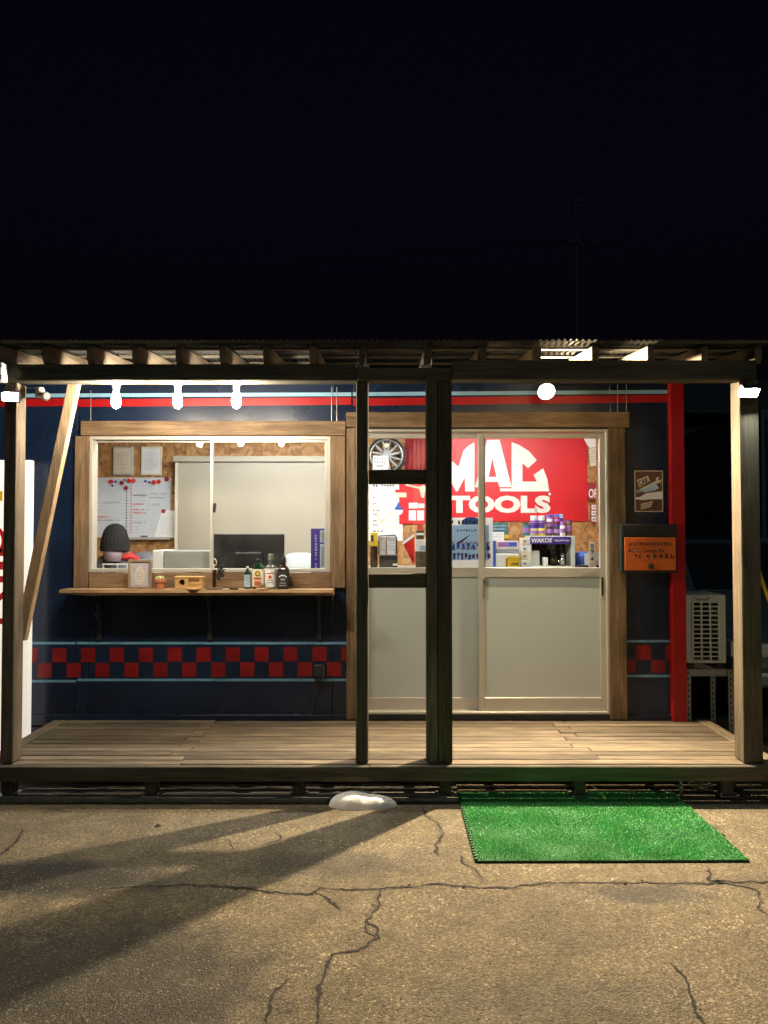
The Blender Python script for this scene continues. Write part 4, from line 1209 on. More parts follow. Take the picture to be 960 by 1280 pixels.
scribble('lettering', 393.5, 397, 668, 711, yx, M['pale_blue'], cbx, 12, 1, .75, 71, .25)
oc = thing('office_chair', 'office chair behind the desk with a towel over its back', 'chair', (X(374, 6.3), 6.3, ZD + .02))
yc0 = 6.28; xc = X(374, yc0)
pbox('backrest', 359, 391, 698, 790, yc0, yc0 + .05, M['black'], oc, bevel=.02, seg=3)
box('seat', xc - .23, xc + .23, yc0 - .02, yc0 + .42, .63, .70, M['black'], oc, bevel=.02, seg=3)
cl = MB(); cl.cyl((xc, yc0 + .2, .28), (xc, yc0 + .2, .63), .025)
cl.build('column', M['steel'], oc)
for k in range(5):
    a = 2 * math.pi * k / 5
    MB().tube([(xc, yc0 + .2, .29), (xc + .26 * math.cos(a), yc0 + .2 + .26 * math.sin(a), .255)], .016, 6).build('leg', M['black'], oc)
    MB().ball((xc + .26 * math.cos(a), yc0 + .2 + .26 * math.sin(a), ZD + .048), .026).build('castor', M['black'], oc, smooth=True)
MB().box(xc - .02, xc + .02, yc0 + .051, yc0 + .075, .6, 1.0).build('back_bar', M['black'], oc)
tw = MB()
x0, x1, z1 = X(358, yc0), X(392, yc0), Z(692, yc0)
prof = [(-.016, -.42), (-.018, -.03), (-.012, -.008), (.01, .0), (.04, .0), (.058, -.008), (.066, -.03), (.068, -.34)]
n = 18; vs, fs = [], []
for i in range(n + 1):
    x = x0 + (x1 - x0) * i / n
    e = -.018 * (abs(i / n - .5) * 2) ** 4
    for j, (a, b) in enumerate(prof):
        w = .006 * mnoise.noise(Vector((x * 14, j * .4, 0)))
        vs.append((x, yc0 + a + w, z1 + b + e + .4 * w))
m_ = len(prof)
for i in range(n):
    for j in range(m_ - 1): fs.append((i * m_ + j, i * m_ + j + 1, (i + 1) * m_ + j + 1, (i + 1) * m_ + j))
o = tag(tw.add(vs, fs).build('towel', M['towel'], None, smooth=True), 'white towel hung over the back of the office chair', 'towel')
sm = o.modifiers.new('thickness', 'SOLIDIFY'); sm.thickness = .006

# seated person: one continuous body, clothes and cap as children
pe = thing('person', 'person in a black knit cap and grey jacket sitting behind the window', 'person', (X(146, 6.2), 6.2, ZD + .02))
px_, py_ = X(143, 6.15), 6.15
zh = Z(681, 6.15)                       # middle of the head
zsit = zh - .68
def capsule(mb, p, q, r0, r1, n=12):
    mb.cyl(p, q, r0, r1, n); mb.ball(p, r0, nu=n, nv=8); mb.ball(q, r1, nu=n, nv=8)
def remesh(o, vox):
    m_ = o.modifiers.new('join', 'REMESH'); m_.mode = 'VOXEL'; m_.voxel_size = vox; m_.use_smooth_shade = True
    s_ = o.modifiers.new('smooth', 'SMOOTH'); s_.factor = .5; s_.iterations = 6
V = lambda x, y, z: Vector((px_ + x, py_ + y, z))
neck = V(.035, .07, zh - .12); chest = V(.07, .14, zh - .28); pel = V(.05, .12, zsit)
sh = [V(-.10, .12, zh - .16), V(.215, .12, zh - .135)]
el = [V(-.20, -.10, zh - .50), V(.28, -.10, zh - .50)]
ha = [V(-.06, -.28, zh - .46), V(.14, -.28, zh - .46)]
kn = [V(-.08, -.34, zsit - .0), V(.18, -.34, zsit - .0)]
an = [V(-.08, -.36, ZD + .10), V(.18, -.36, ZD + .10)]
bd = MB()
bd.ball(V(0, 0, zh + .01), .076, .095, .112, 20, 14)
bd.ball(V(0, -.045, zh - .06), .052, .05, .055, 14, 10)
bd.ball(V(0, -.092, zh - .05), .012, .014, .022, 10, 8)
for s in (-1, 1): bd.ball(V(s * .078, .012, zh - .005), .012, .022, .034, 10, 8)
capsule(bd, V(.005, .01, zh - .06), neck, .052, .058)
capsule(bd, neck, chest, .09, .15); capsule(bd, chest, pel, .15, .16)
for i in (0, 1):
    capsule(bd, chest + Vector((0, 0, .1)), sh[i], .09, .062); capsule(bd, sh[i], el[i], .056, .042); capsule(bd, el[i], ha[i], .04, .028)
    capsule(bd, pel, kn[i], .1, .07); capsule(bd, kn[i], an[i], .062, .042); capsule(bd, an[i], an[i] + Vector((0, -.16, -.05)), .04, .032)
    d = (ha[i] - el[i]).normalized(); sd = Vector((1, 0, 0))
    capsule(bd, ha[i], ha[i] + d * .06, .03, .034)
    for k, l_ in enumerate((.06, .075, .08, .07)):
        b0 = ha[i] + d * .08 + sd * (-.027 + .018 * k)
        capsule(bd, b0, b0 + d * l_ * .55, .0085, .008, 8); capsule(bd, b0 + d * l_ * .55, b0 + d * l_ + Vector((0, 0, -.018)), .008, .007, 8)
    t0 = ha[i] + sd * (.03 if i == 0 else -.03) + d * .01
    capsule(bd, t0, t0 + d * .05 + sd * (.025 if i == 0 else -.025), .011, .008, 8)
o = bd.build('body', M['skin'], pe); remesh(o, .0075)
jk = MB()
capsule(jk, neck + Vector((0, .01, -.05)), chest, .115, .18); capsule(jk, chest, pel + Vector((0, 0, .04)), .18, .18)
for i in (0, 1):
    capsule(jk, chest + Vector((0, 0, .09)), sh[i], .11, .085); capsule(jk, sh[i], el[i], .08, .062); capsule(jk, el[i], ha[i] - (ha[i] - el[i]) * .08, .06, .046)
o = jk.build('jacket', M['fabric_grey'], pe); remesh(o, .012)
trs = MB()
for i in (0, 1): capsule(trs, pel, kn[i], .125, .09); capsule(trs, kn[i], an[i] + Vector((0, 0, .05)), .085, .06)
o = trs.build('trousers', M['fabric_black'], pe); remesh(o, .012)
bn = MB(); bn.lathe([(.104, -.045), (.110, -.02), (.110, .02), (.097, .07), (.085, .115), (.06, .150), (.028, .168), (.002, .172)], V(.002, .008, zh - .0), 96, 2, 1.08)
for i, q in enumerate(bn.v):
    k = 1 + .022 * math.sin((i % 96) * math.pi / 2)
    bn.v[i] = (px_ + (q[0] - px_) * k, py_ + (q[1] - py_) * k, q[2])
bn.build('knit_cap', M['fabric_black'], pe, smooth=True)
cf = MB(); cf.lathe([(.107, -.05), (.114, -.045), (.115, -.01), (.110, -.005)], V(.002, .008, zh), 24, 2, 1.08, cap=False); cf.build('cap_cuff', M['fabric_black'], pe, smooth=True)
msk = MB(); msk.lathe([(.060, -.13), (.074, -.10), (.080, -.07), (.078, -.052)], V(0, -.012, zh), 18, 2, 1.22, math.pi * 1.05, math.pi * 1.95)
o = msk.build('face_mask', pm('mauve_mask', (.40, .30, .36), .9), pe, smooth=True)
co_ = MB(); co_.tube([V(.075, -.03, zh - .10), V(.13, .0, zh - .09), V(.18, .03, zh - .12)], [.02, .032, .022], 10)
co_.build('red_collar', M['red_ink'], pe, smooth=True)
for s in (-1, 1):
    e = MB(); e.ball(V(s * .03, -.085, zh - .012), .011, .008, .006, 10, 8); e.build('eye', M['ink'], pe, smooth=True)
ec = thing('stool', 'plain stool under the seated person', 'stool', (px_ + .05, py_ + .12, ZD + .02))
box('seat', px_ - .13, px_ + .23, py_ - .05, py_ + .30, zsit - .21, zsit - .17, M['black'], ec, bevel=.01)
for sx in (-.10, .17):
    for sy in (-.03, .25): box('leg', px_ + sx, px_ + sx + .03, py_ + sy, py_ + sy + .03, ZD + .021, zsit - .211, M['steel'], ec)
rk = MB(); yk_ = 5.5
for c_ in (705.5,): rk.cyl(at(128, c_, yk_), at(160, c_, yk_), .006, n=8)
rk.cyl(at(146.5, 705, yk_), at(146.5, 735, yk_), .006, n=8); rk.cyl(at(129, 706, yk_), at(129, 735, yk_), .006, n=8); rk.cyl(at(159, 706, yk_), at(159, 735, yk_), .006, n=8)
tag(rk.build('wire_stand', M['white'], None, smooth=True), 'white wire stand on the desk before the seated person', 'stand')

# ------------------------------------------------------------------ the room, behind the sliding door
yb_ = YB - .004
# red banner with big lettering
bn_ = thing('wall_banner', 'big red vinyl banner with white lettering MAC TOOLS on the back wall', 'banner', at(648, 652, YB))
y0 = YB - .014
pbox('sheet', 545, 734, 540, 651.5, y0, y0 + .004, M['banner_red'], bn_)
def lg(pts, nm='letter'): poly(nm, pts, y0 - .0004, M['banner_white'], bn_, .0015)
# traced from the 4.571x enlargement with its corner at (555, 535)
Q = lambda pts: [(555 + a / 4.571, 535 + b / 4.571) for a, b in pts]
# letter M, left half behind the dark post
lg(Q([(-62, 362), (-62, 258), (-40, 190), (-8, 118), (20, 165), (82, 222), (112, 128), (140, 100), (174, 82), (174, 362), (122, 362), (118, 285), (78, 362), (68, 362), (5, 238), (-8, 362)]))
# letter A
lg(Q([(178, 338), (246, 68), (318, 66), (386, 338), (318, 338), (308, 308), (240, 308), (230, 338)]))
poly('letter_counter', Q([(256, 279), (276, 172), (299, 279)]), y0 - .0022, M['banner_red'], bn_, .0006)
# letter C with its spanner-like notch
lg(Q([(386, 80), (430, 98), (485, 132), (530, 184), (480, 230), (448, 200), (448, 306), (530, 306), (512, 268), (566, 230), (590, 290), (601, 362), (386, 362)]))
lg(Q([(320, 345), (386, 345), (386, 362), (320, 362)]), 'letter_foot')
a, b = at(*Q([(28, 486)])[0], y0), at(*Q([(608, 386)])[0], y0)
text('lettering', 'TOOLS', a.x, b.x, a.z, b.z, y0 - .0012, M['banner_white'], bn_, bold=.055)
MB().cyl((at(687, 617.5, y0).x, y0 - .002, at(687, 617.5, y0).z), (at(687, 617.5, y0).x, y0 - .0004, at(687, 617.5, y0).z), .012, n=12).build('dot', M['banner_white'], bn_)
# second red cloth left of it
rc2 = thing('red_curtain', 'strip of dark red cloth hanging beside the wheel on the back wall', 'cloth', at(522, 590, YB))
cw = MB(); vs, fs = [], []
for i in range(25):
    a = 507 + 28 * i / 24; yy = YB - .02 + .008 * math.sin(i * 1.3)
    vs += [at(a, 545, yy), at(a, 600, yy)]
for i in range(24): fs.append((2 * i, 2 * i + 1, 2 * i + 3, 2 * i + 2))
o = cw.add(vs, fs).build('cloth', M['dark_red'], rc2, smooth=True); o.modifiers.new('thickness', 'SOLIDIFY').thickness = .002
# alloy wheel on the wall
wh = thing('alloy_wheel', 'alloy wheel with black tyre hung high on the back wall', 'wheel', at(483, 590, YB))
c = at(483, 570, YB - .06); r0 = .125
def ringm(rp, y_):
    m_ = MB(); m_.lathe(rp, (0, 0, 0), 40, cap=False)
    m_.v = [(c.x + p[0], y_ - p[2], c.z + p[1]) for p in m_.v]
    return m_
ringm([(.150, -.05), (.172, -.04), (.178, -.01), (.172, .02), (.150, .03), (.134, .025)], c.y).build('tyre', M['black'], wh, smooth=True)
ringm([(.142, .024), (.150, .034), (.142, .036), (.130, .020), (.128, -.04)], c.y).build('rim', M['steel'], wh, smooth=True)
for k in range(12):
    a = 2 * math.pi * k / 12 + .26
    dv, pv = Vector((math.cos(a), 0, math.sin(a))), Vector((-math.sin(a), 0, math.cos(a)))
    s_ = MB(); q = [c + dv * .03 + pv * .011, c + dv * .03 - pv * .011, c + dv * .136 - pv * .007, c + dv * .136 + pv * .007]
    s_.prism([(v.x, v.z) for v in q], c.y - .026, c.y - .006); s_.build('spoke', M['steel'], wh, bevel=.002)
MB().cyl((c.x, c.y - .034, c.z), (c.x, c.y - .002, c.z), .036, n=20).build('hub', M['steel'], wh, smooth=True)
MB().cyl((c.x + .0, c.y - .03, c.z + .095), (c.x, c.y - .006, c.z + .095), .022, n=16).build('valve_badge', M['cream'], wh, smooth=True)
cdw = thing('notice_card', 'small white notice card stuck on the alloy wheel', 'card', at(475, 588, c.y - .04))
pbox('card', 466, 485.5, 569.5, 588.5, c.y - .042, c.y - .0365, M['paper'], cdw)
for k, (p, q) in enumerate(((467.5, 483), (468.5, 482), (471, 480))): scribble('lettering', p, q, 571.8 + 4.6 * k, 575.2 + 4.6 * k, c.y - .042, M['ink' if k == 2 else 'grey_ink'], cdw, 1, 5, .9, 81 + k, .2)
# big white notice with graph
nt = thing('wall_notice', 'large white printed notice with a crooked line and small headings', 'poster', at(483, 690, YB))
y1 = YB - .010
pbox('sheet', 450, 503.5, 603, 676, y1, y1 + .004, M['paper'], nt)
scribble('heading', 466, 493.5, 606, 608.4, y1, M['ink'], nt, 1, 8, .95, 90, .3)
scribble('lettering', 466, 492, 611, 619, y1, M['grey_ink'], nt, 3, 14, .5, 91, .12)
for k, c_ in enumerate((621, 629, 637, 642, 650, 655, 663)): scribble('heading', 466, 466 + (5, 5, 10, 6, 5, 7, 14)[k], c_, c_ + 2, y1, M['ink'], nt, 1, 3, .95, 92 + k, .3)
for k in range(5): poly('chart_line', [(468, 624 + 9 * k), (500, 622 + 9 * k), (500, 622.7 + 9 * k), (468, 624.7 + 9 * k)], y1, M['cream'], nt)
poly('chart_line', [(470, 642), (477, 651), (483, 643.5), (491, 637), (491, 639), (484, 645.5), (477.5, 654), (469, 644.5)], y1 - .0015, M['cream'], nt)
rp_ = thing('red_poster', 'red poster with small white picture boxes beside the large notice', 'poster', at(519, 655, YB))
y2 = YB - .016
pbox('sheet', 499, 545, 600, 655, y2, y2 + .003, M['banner_red'], rp_)
for a, b, c_, d_ in ((511, 522, 628.5, 635.5), (523, 530.5, 629.5, 635), (511, 520, 638, 650.5), (521.5, 530, 638, 650.5)): pbox('picture_box', a, b, c_, d_, y2 - .0012, y2 - .0002, M['paper'], rp_)
pbox('title_box', 496, 508, 615.8, 621.5, y2 - .0022, y2 - .0006, M['cream'], rp_); pbox('title_bar', 494, 510, 612, 615.6, y2 - .0024, y2 - .0006, M['banner_red'], rp_)
poly('wrench_print', [(507, 605), (524, 608.5), (530, 606), (532, 610), (530, 622), (527, 622), (524, 611), (507, 607)], y2, M['cream'], rp_)
pnt = thing('pennant', 'little blue and white pennant pinned on the large notice', 'pennant', at(498, 644, YB))
y3 = YB - .020
poly('cloth', [(497.5, 628), (499, 628), (500, 632), (503.5, 637), (492.5, 637), (496, 632)], y3, M['blue_ink'], pnt, .003)
poly('cloth', [(492, 637.4), (504, 637.4), (502.5, 642), (499, 644), (496, 644), (493, 641.5)], y3, M['paper'], pnt, .003)
for a, b, lab, tx in ((735.5, 748, 'white wall notice reading OPEN at the right of the banner', 'OPEN'),):
    on = thing('open_sign', lab, 'sign', at(742, 620, YB)); yo = YB - .05
    pbox('plate', 734, 762, 603, 625, yo, yo + .006, M['dark_red'], on)
    a0, b0 = at(735.8, 622.5, yo), at(757, 611, yo)
    text('lettering', 'OPEN', a0.x, b0.x, a0.z, b0.z, yo - .0012, M['paper'], on, bold=.02)
    o2 = thing('hours_sign', 'white wall notice with three rows of marks under the open sign', 'sign', at(744, 654, YB))
    pbox('plate', 738, 762, 630, 654, yo, yo + .006, M['dark_red'], o2)
    for k in range(3): pbox('panel', 739.5, 760, 631 + 7.5 * k, 636.8 + 7.5 * k, yo - .002, yo - .0003, M['paper'], o2); scribble('lettering', 740.5, 758, 632.5 + 7.5 * k, 635.8 + 7.5 * k, yo - .0022, M['ink'], o2, 1, 5, .95, 110 + k, .2)
wbk = thing('paper_stack', 'crumpled white papers hanging at the top right of the banner', 'papers', at(742, 580, YB)); yo = YB - .045
poly('sheet', [(728, 545), (748, 545), (748, 558), (737, 560), (733, 555)], yo, M['paper'], wbk, .004)
poly('sheet', [(736, 561), (748, 559), (748, 582), (738, 583)], yo - .006, M['cream'], wbk, .004)
scribble('lettering', 738, 747, 563, 580, yo - .0102, M['grey_ink'], wbk, 5, 4, .5, 120, .2)
tl = thing('teal_leaflet', 'dark teal leaflet on the board below the banner', 'leaflet', at(625, 672, YB))
pbox('sheet', 606, 635, 653.5, 668, YB - .012, YB - .004, M['teal'], tl); scribble('lettering', 612, 633, 656, 664, YB - .012, M['pale_blue'], tl, 2, 9, .6, 121, .2)
w2 = thing('white_leaflet', 'white leaflet with a yellow corner under the teal one', 'leaflet', at(622, 690, YB))
pbox('sheet', 606, 630, 665, 676, YB - .022, YB - .014, M['paper'], w2); pbox('yellow_corner', 631, 636.5, 668.5, 673, YB - .022, YB - .014, M['yellow'], w2)
scribble('lettering', 613, 628, 667, 673, YB - .022, M['pale_blue'], w2, 2, 7, .6, 122, .2)

# poster taped inside the rear door pane
ps = thing('door_poster', 'blue and white product poster taped inside the door glass', 'poster', at(590, 709, YW + .06))
yg = YW + .066
# single sheets, so that the light of the room shows through the paper
def sheet(name, a, b, c, d, y, m):
    MB().add([at(a, d, y), at(b, d, y), at(b, c, y), at(a, c, y)], [(0, 1, 2, 3)]).build(name, m, ps)
sheet('sheet', 540, 616, 647, 709, yg, sheet_paper('poster_paper', (.85, .87, .88)))
sheet('blue_field', 545, 611, 656.5, 700, yg - .0006, sheet_paper('poster_blue', (.42, .62, .85)))
poly('arch', [(577, 651), (583, 647), (590, 646), (597, 648), (601, 652), (601, 656), (577, 656)], yg - .0004, M['blue_ink'], ps, .001)
scribble('heading', 563, 600, 650, 655.5, yg - .0014, M['ink'], ps, 1, 8, .95, 130, .26)
scribble('heading', 571, 596, 661.5, 665, yg - .0014, M['blue_ink'], ps, 1, 7, .95, 131, .24)
poly('slash_mark', [(570, 679), (580, 673), (588, 668), (582, 674), (574, 680)], yg - .0015, M['ink'], ps, .0006)
scribble('product_rows', 564, 614, 678, 689, yg - .0013, M['blue_ink'], ps, 1, 8, .95, 132, .34)
scribble('product_rows', 566, 614, 691, 701, yg - .0013, M['purple'], ps, 1, 10, .9, 133, .3)
scribble('product_rows', 564, 614, 677, 692, yg - .0011, M['violet'], ps, 2, 9, .35, 134, .3)

# counter with the goods standing on it
ct_ = thing('shop_counter', 'long low counter inside the door carrying boxes and cans', 'counter', (X(600, 5.9), 5.9, ZD + .02))
YC = 5.75
zc_ = Z(709.6, YC + .05)
xc0, xc1 = X(455, YC), X(765, YC)
box('counter_top', xc0, xc1, YC - .03, YC + .45, zc_ - .03, zc_, M['white_wall'], ct_, bevel=.004)
box('front_panel', xc0 + .01, xc1 - .01, YC, YC + .02, ZD + .022, zc_ - .031, M['white_wall'], ct_)
for xx in (xc0 + .01, xc1 - .03): box('end_panel', xx, xx + .02, YC + .021, YC + .43, ZD + .022, zc_ - .031, M['white_wall'], ct_)
def onc(name, lab, cat, a, b, c, m, dy=.02, dep=.08, bev=.002, group=None, part='carton'):
    y = YC + dy
    t = thing(name, lab, cat, (X((a + b) / 2, y), y, zc_), group)
    box(part, X(a, y), X(b, y), y, y + dep, zc_ + .0008, Z(c, y), m, t, bevel=bev)
    return t, y
t, y = onc('yellow_can', 'yellow topped brown canister at the left end of the counter', 'canister', 463, 472, 683, M['bottle_dark'], .05, .06)
pbox('yellow_lid', 463, 472.3, 665.5, 682.8, y - .002, y + .06, M['yellow'], t, bevel=.004); pbox('dark_mark', 463.5, 467, 669, 677, y - .003, y - .0022, M['ink'], t)
t, y = onc('file_tray', 'black wire file holder with leaflets on the counter', 'file holder', 474, 497, 694, M['black'], .03, .12, .004, part='tray')
wr = MB(); wr.tube([at(473.5, 693, y + .05), at(473.5, 670, y + .05), at(494, 669, y + .05), at(495.8, 673, y + .05), at(495.8, 693, y + .05)], .006, 6); wr.build('wire_back', M['black'], t, smooth=True)
for a, b in ((474.5, 482), (483.5, 494.5)): pbox('leaflet', a, b, 671, 693, y + .052, y + .06, M['paper'], t); scribble('lettering', a + 1, b - 1, 674, 690, y + .052, M['grey_ink'], t, 4, 4, .5, 140 + a, .12)
pbox('label_tag', 491, 497, 704.5, 707, y - .0015, y - .0003, M['paper'], t)
pbox('divider', 482.2, 483.2, 671, 693, y + .046, y + .05, M['black'], t)
t, y = onc('red_booklet', 'red booklet leaning on the counter behind the dark post', 'booklet', 504, 505, 708, M['cream'], .16, .01)
poly('cover', [(504, 681), (518, 671), (518.5, 703), (516, 704)], y - .001, M['banner_red'], t, .004); poly('pages', [(502, 679), (517.5, 667), (518, 670.5), (504, 680.5)], y - .0015, M['paper'], t, .006)
t, y = onc('dark_jar_case', 'dark display case with a white label and red cap at the post', 'display case', 519.5, 548, 689.5, M['bottle_dark'], .03, .1)
pbox('label_print', 520, 548, 674.5, 689, y - .001, y + .09, M['paper'], t); pbox('blue_mark', 525, 548, 682, 688, y - .002, y - .0012, M['pale_blue'], t)
pbox('glass_block', 520.5, 530, 663, 674, y + .01, y + .07, M['bottle_dark'], t); pbox('red_cap', 521.5, 528.5, 656.5, 662.5, y + .01, y + .07, M['red_ink'], t); pbox('white_band', 520.5, 530, 666, 669, y + .008, y + .0096, M['paper'], t)
t, y = onc('goods_box', 'white product box with a blue and violet top panel', 'carton', 620, 650, 709, M['ac'], .03, .12)
pbox('back_card', 621, 648, 676, 685, y + .05, y + .06, M['paper'], t); pbox('blue_strip', 622.5, 646.5, 677.5, 683, y + .048, y + .0496, M['violet'], t); pbox('blue_strip', 636, 646, 678, 682.5, y + .0465, y + .0478, M['blue_ink'], t)
pbox('grey_tray', 620, 649, 685.2, 692, y + .03, y + .1, M['grey_ink'], t, bevel=.003); pbox('carton', 620, 648.5, 692.4, 708.5, y - .001, y + .1, M['ac'], t, bevel=.003); pbox('side_flap', 617, 619.6, 676, 708.5, y + .0, y + .1, M['blue_ink'], t)
t, y = onc('yellow_card', 'small yellow price card leaning on the white product box', 'card', 634.5, 650, 698, M['yellow'], -.01, .012, .001, part='card')
pbox('card_top', 634, 650.5, 695.5, 698, y - .0015, y - .0003, M['yellow'], t); scribble('lettering', 639, 648, 703, 707, y, M['ink'], t, 1, 5, .9, 150, .25)
pbox('orange_edge', 632.5, 634.3, 698, 709, y, y + .012, M['orange'], t)
for k, (c0, lab) in enumerate(((700.5, 'bottom one of the stacked cream card drawers'), (691.3, 'second from bottom of the stacked cream card drawers'), (682, 'third from bottom of the stacked cream card drawers'), (672.5, 'top one of the stacked cream card drawers'))):
    y = YC + .06
    t = thing('card_drawer', lab + ' beside the display case', 'drawer', (X(657, y), y, Z(c0 + 9, y)), 'stacked card drawers')
    pbox('box', 651.5 + .4 * k, 663 + .3 * k, c0, c0 + 8.8, y, y + .12, M['cream'] if k % 2 else M['paper'], t, bevel=.002)
    pbox('pull', 654.5, 657.5, c0 + 3, c0 + 4.6, y - .004, y - .0003, M['ink'], t)
dc = thing('display_case', 'dark display case with a blue header reading WAKOS', 'display case', (X(690, YC + .05), YC + .05, zc_))
y = YC + .05
cs_ = MB(); x0, x1, z0, z1 = X(662.5, y), X(719, y), zc_ + .0008, Z(670, y)
cs_.box(x0, x0 + .012, y, y + .2, z0, z1); cs_.box(x1 - .03, x1, y, y + .2, z0, z1); cs_.box(x0 + .012, x1 - .03, y, y + .2, z1 - .012, z1); cs_.box(x0 + .012, x1 - .03, y, y + .2, z0, z0 + .01); cs_.box(x0 + .012, x1 - .03, y + .19, y + .2, z0 + .01, z1 - .012)
cs_.build('case', M['ac'], dc, bevel=.002)
box('inner_back', x0 + .013, x1 - .031, y + .184, y + .189, z0 + .011, z1 - .013, M['bottle_dark'], dc)
pbox('header', 662.6, 713.4, 671, 680, y - .004, y - .0005, M['purple'], dc)
a, b = at(663.8, 678.4, y - .004), at(690, 672.6, y - .004)
text('lettering', 'WAKOS', a.x, b.x, a.z, b.z, y - .0052, M['paper'], dc, bold=.04, slant=.2)
scribble('lettering', 693, 712, 674.5, 677, y - .004, M['paper'], dc, 1, 12, .95, 160, .25)
for a, b, c_, m, lab in ((664, 674.5, 690, 'ac', 'pale grey carton inside the display case'), (679, 685, 698.5, 'paper', 'small white carton inside the display case')):
    t, yy = onc('small_carton', lab, 'carton', a, b, c_, M[m], .06, .05); t.location.z += .0105
    for ch in t.children: ch.matrix_parent_inverse = ch.matrix_parent_inverse @ Matrix.Translation((0, 0, .0))
bt_ = thing('green_bottle', 'dull green bottle in the middle of the display case', 'bottle', (X(692, y + .1), y + .1, zc_ + .011))
MB().lathe([(.024, 0), (.026, .006), (.026, .06), (.012, .09), (.010, .125)], bt_.location, 18).build('glass', M['bottle_green'], bt_, smooth=True)
MB().lathe([(.0265, .015), (.0265, .05)], bt_.location, 18, 2, 1, math.pi, 2 * math.pi).build('label_print', pm('olive_label', (.14, .13, .05), .5), bt_, smooth=True)
fg = thing('figurine', 'small silvery figurine at the right of the display case', 'figurine', (X(703, y + .03), y + .03, zc_ + .011))
f_ = MB(); l_ = fg.location
f_.lathe([(.026, 0), (.026, .008), (.012, .012), (.017, .03), (.020, .045), (.012, .06), (.006, .065), (.013, .074), (.014, .086), (.007, .096), (.001, .098)], l_, 18); f_.build('figure', M['chrome'], fg, smooth=True)
MB().tube([l_ + Vector((-.015, 0, .05)), l_ + Vector((-.03, -.01, .035)), l_ + Vector((-.02, -.015, .02))], .005, 6).build('arm', M['chrome'], fg, smooth=True)
# cans and tubs on top of the case
zt_ = Z(669.8, y)
def can(a, r, z0, h, m, cm, lab, lid=.012, yy=None):
    yy = y + .08 if yy is None else yy
    c = Vector((X(a, yy), yy, z0 + .0008))
    t = thing('additive_can', lab, 'can', c, 'cans on the display case')
    MB().lathe([(r * .95, 0), (r, .003), (r, h - .003), (r * .95, h)], c, 20).build('can_body', M[m], t, smooth=True)
    MB().lathe([(r * .9, h + .0004), (r * .9, h + lid - .002), (r * .8, h + lid)], c, 20).build('lid', M[cm], t, smooth=True)
    MB().lathe([(r * 1.012, h * .3), (r * 1.012, h * .72)], c, 16, 2, 1, math.pi * 1.1, math.pi * 1.9).build('label_print', M['violet' if m != 'violet' else 'paper'], t, smooth=True)
can(657.5, .026, zt_, .085, 'teal', 'black', 'dark teal can at the left end on top of the display case')
can(667, .034, zt_, .055, 'leaf', 'purple', 'olive tub, lower left on top of the display case', .03)
can(676.5, .030, zt_, .055, 'yellow', 'purple', 'tub with yellow label on top of the display case', .03)
can(667.5, .030, zt_ + .0865, .03, 'purple', 'paper', 'violet tub with a white lid, left of the two white lids', .036)
can(677, .029, zt_ + .0865, .03, 'purple', 'paper', 'violet tub with a white lid, right of the two white lids', .036)
can(687, .026, zt_, .07, 'dark_metal', 'violet', 'grey can with a violet top in the lower row', .02)
can(696, .026, zt_, .07, 'dark_metal', 'purple', 'second grey can of the lower row with a dark top', .02)
can(687, .025, zt_ + .0915, .05, 'violet', 'blue_ink', 'violet can of the upper row on the left', .02)
can(696, .025, zt_ + .0915, .05, 'dark_red', 'blue_ink', 'reddish can of the upper row on the right', .02)
can(703.5, .021, zt_, .075, 'paper', 'violet', 'white bottle-like can near the right end of the case', .035, y + .05)
can(711, .026, zt_, .11, 'brown', 'purple', 'brown can at the right end on top of the display case', .012)
can(701.5, .017, zt_, .135, 'purple', 'pale_blue', 'slim tall violet can standing behind the white one', .03, y + .12)
# right end of the counter: blue cap, papers, signboard
hp = thing('blue_basket', 'dark blue round basket with papers at the right end of the counter', 'basket', (X(728, YC + .15), YC + .15, zc_))
MB().lathe([(.06, .0008), (.068, .03), (.07, .08), (.05, .11), (.02, .12)], hp.location, 20).build('basket', M['blue_ink'], hp, smooth=True)
pbox('paper', 731, 741, 692, 707, YC + .06, YC + .07, M['paper'], hp); pbox('paper', 735, 748, 690, 707, YC + .075, YC + .08, M['pale_blue'], hp)
ls = thing('laptop_slab', 'flat dark folder lying at the right end of the counter', 'folder', (X(735, YC), YC, zc_))
box('slab', X(721, YC), X(752, YC), YC - .01, YC + .12 - .075, zc_ + .0008, zc_ + .016, M['black'], ls, bevel=.003); box('cover', X(722, YC), X(750, YC), YC - .005, YC + .04, zc_ + .0165, zc_ + .022, M['dark_metal'], ls, bevel=.002)
sy = thing('desk_sign', 'narrow cream upright sign with three black characters on the counter', 'sign', (X(740.5, YC - .02), YC - .02, zc_ + .001))
y = YC - .022
pbox('plate', 736.6, 744.4, 677.5, 703, y, y + .006, M['cream'], sy, bevel=.001); box('foot', X(736, y), X(745, y), y - .004, y + .02, zc_ + .0008, Z(703.2, y), M['cream'], sy)
for k in range(3): scribble('lettering', 737.8, 743.6, 679.5 + 8 * k, 685 + 8 * k, y, M['ink' if k else 'grey_ink'], sy, 1, 1, .95, 170 + k, .22)

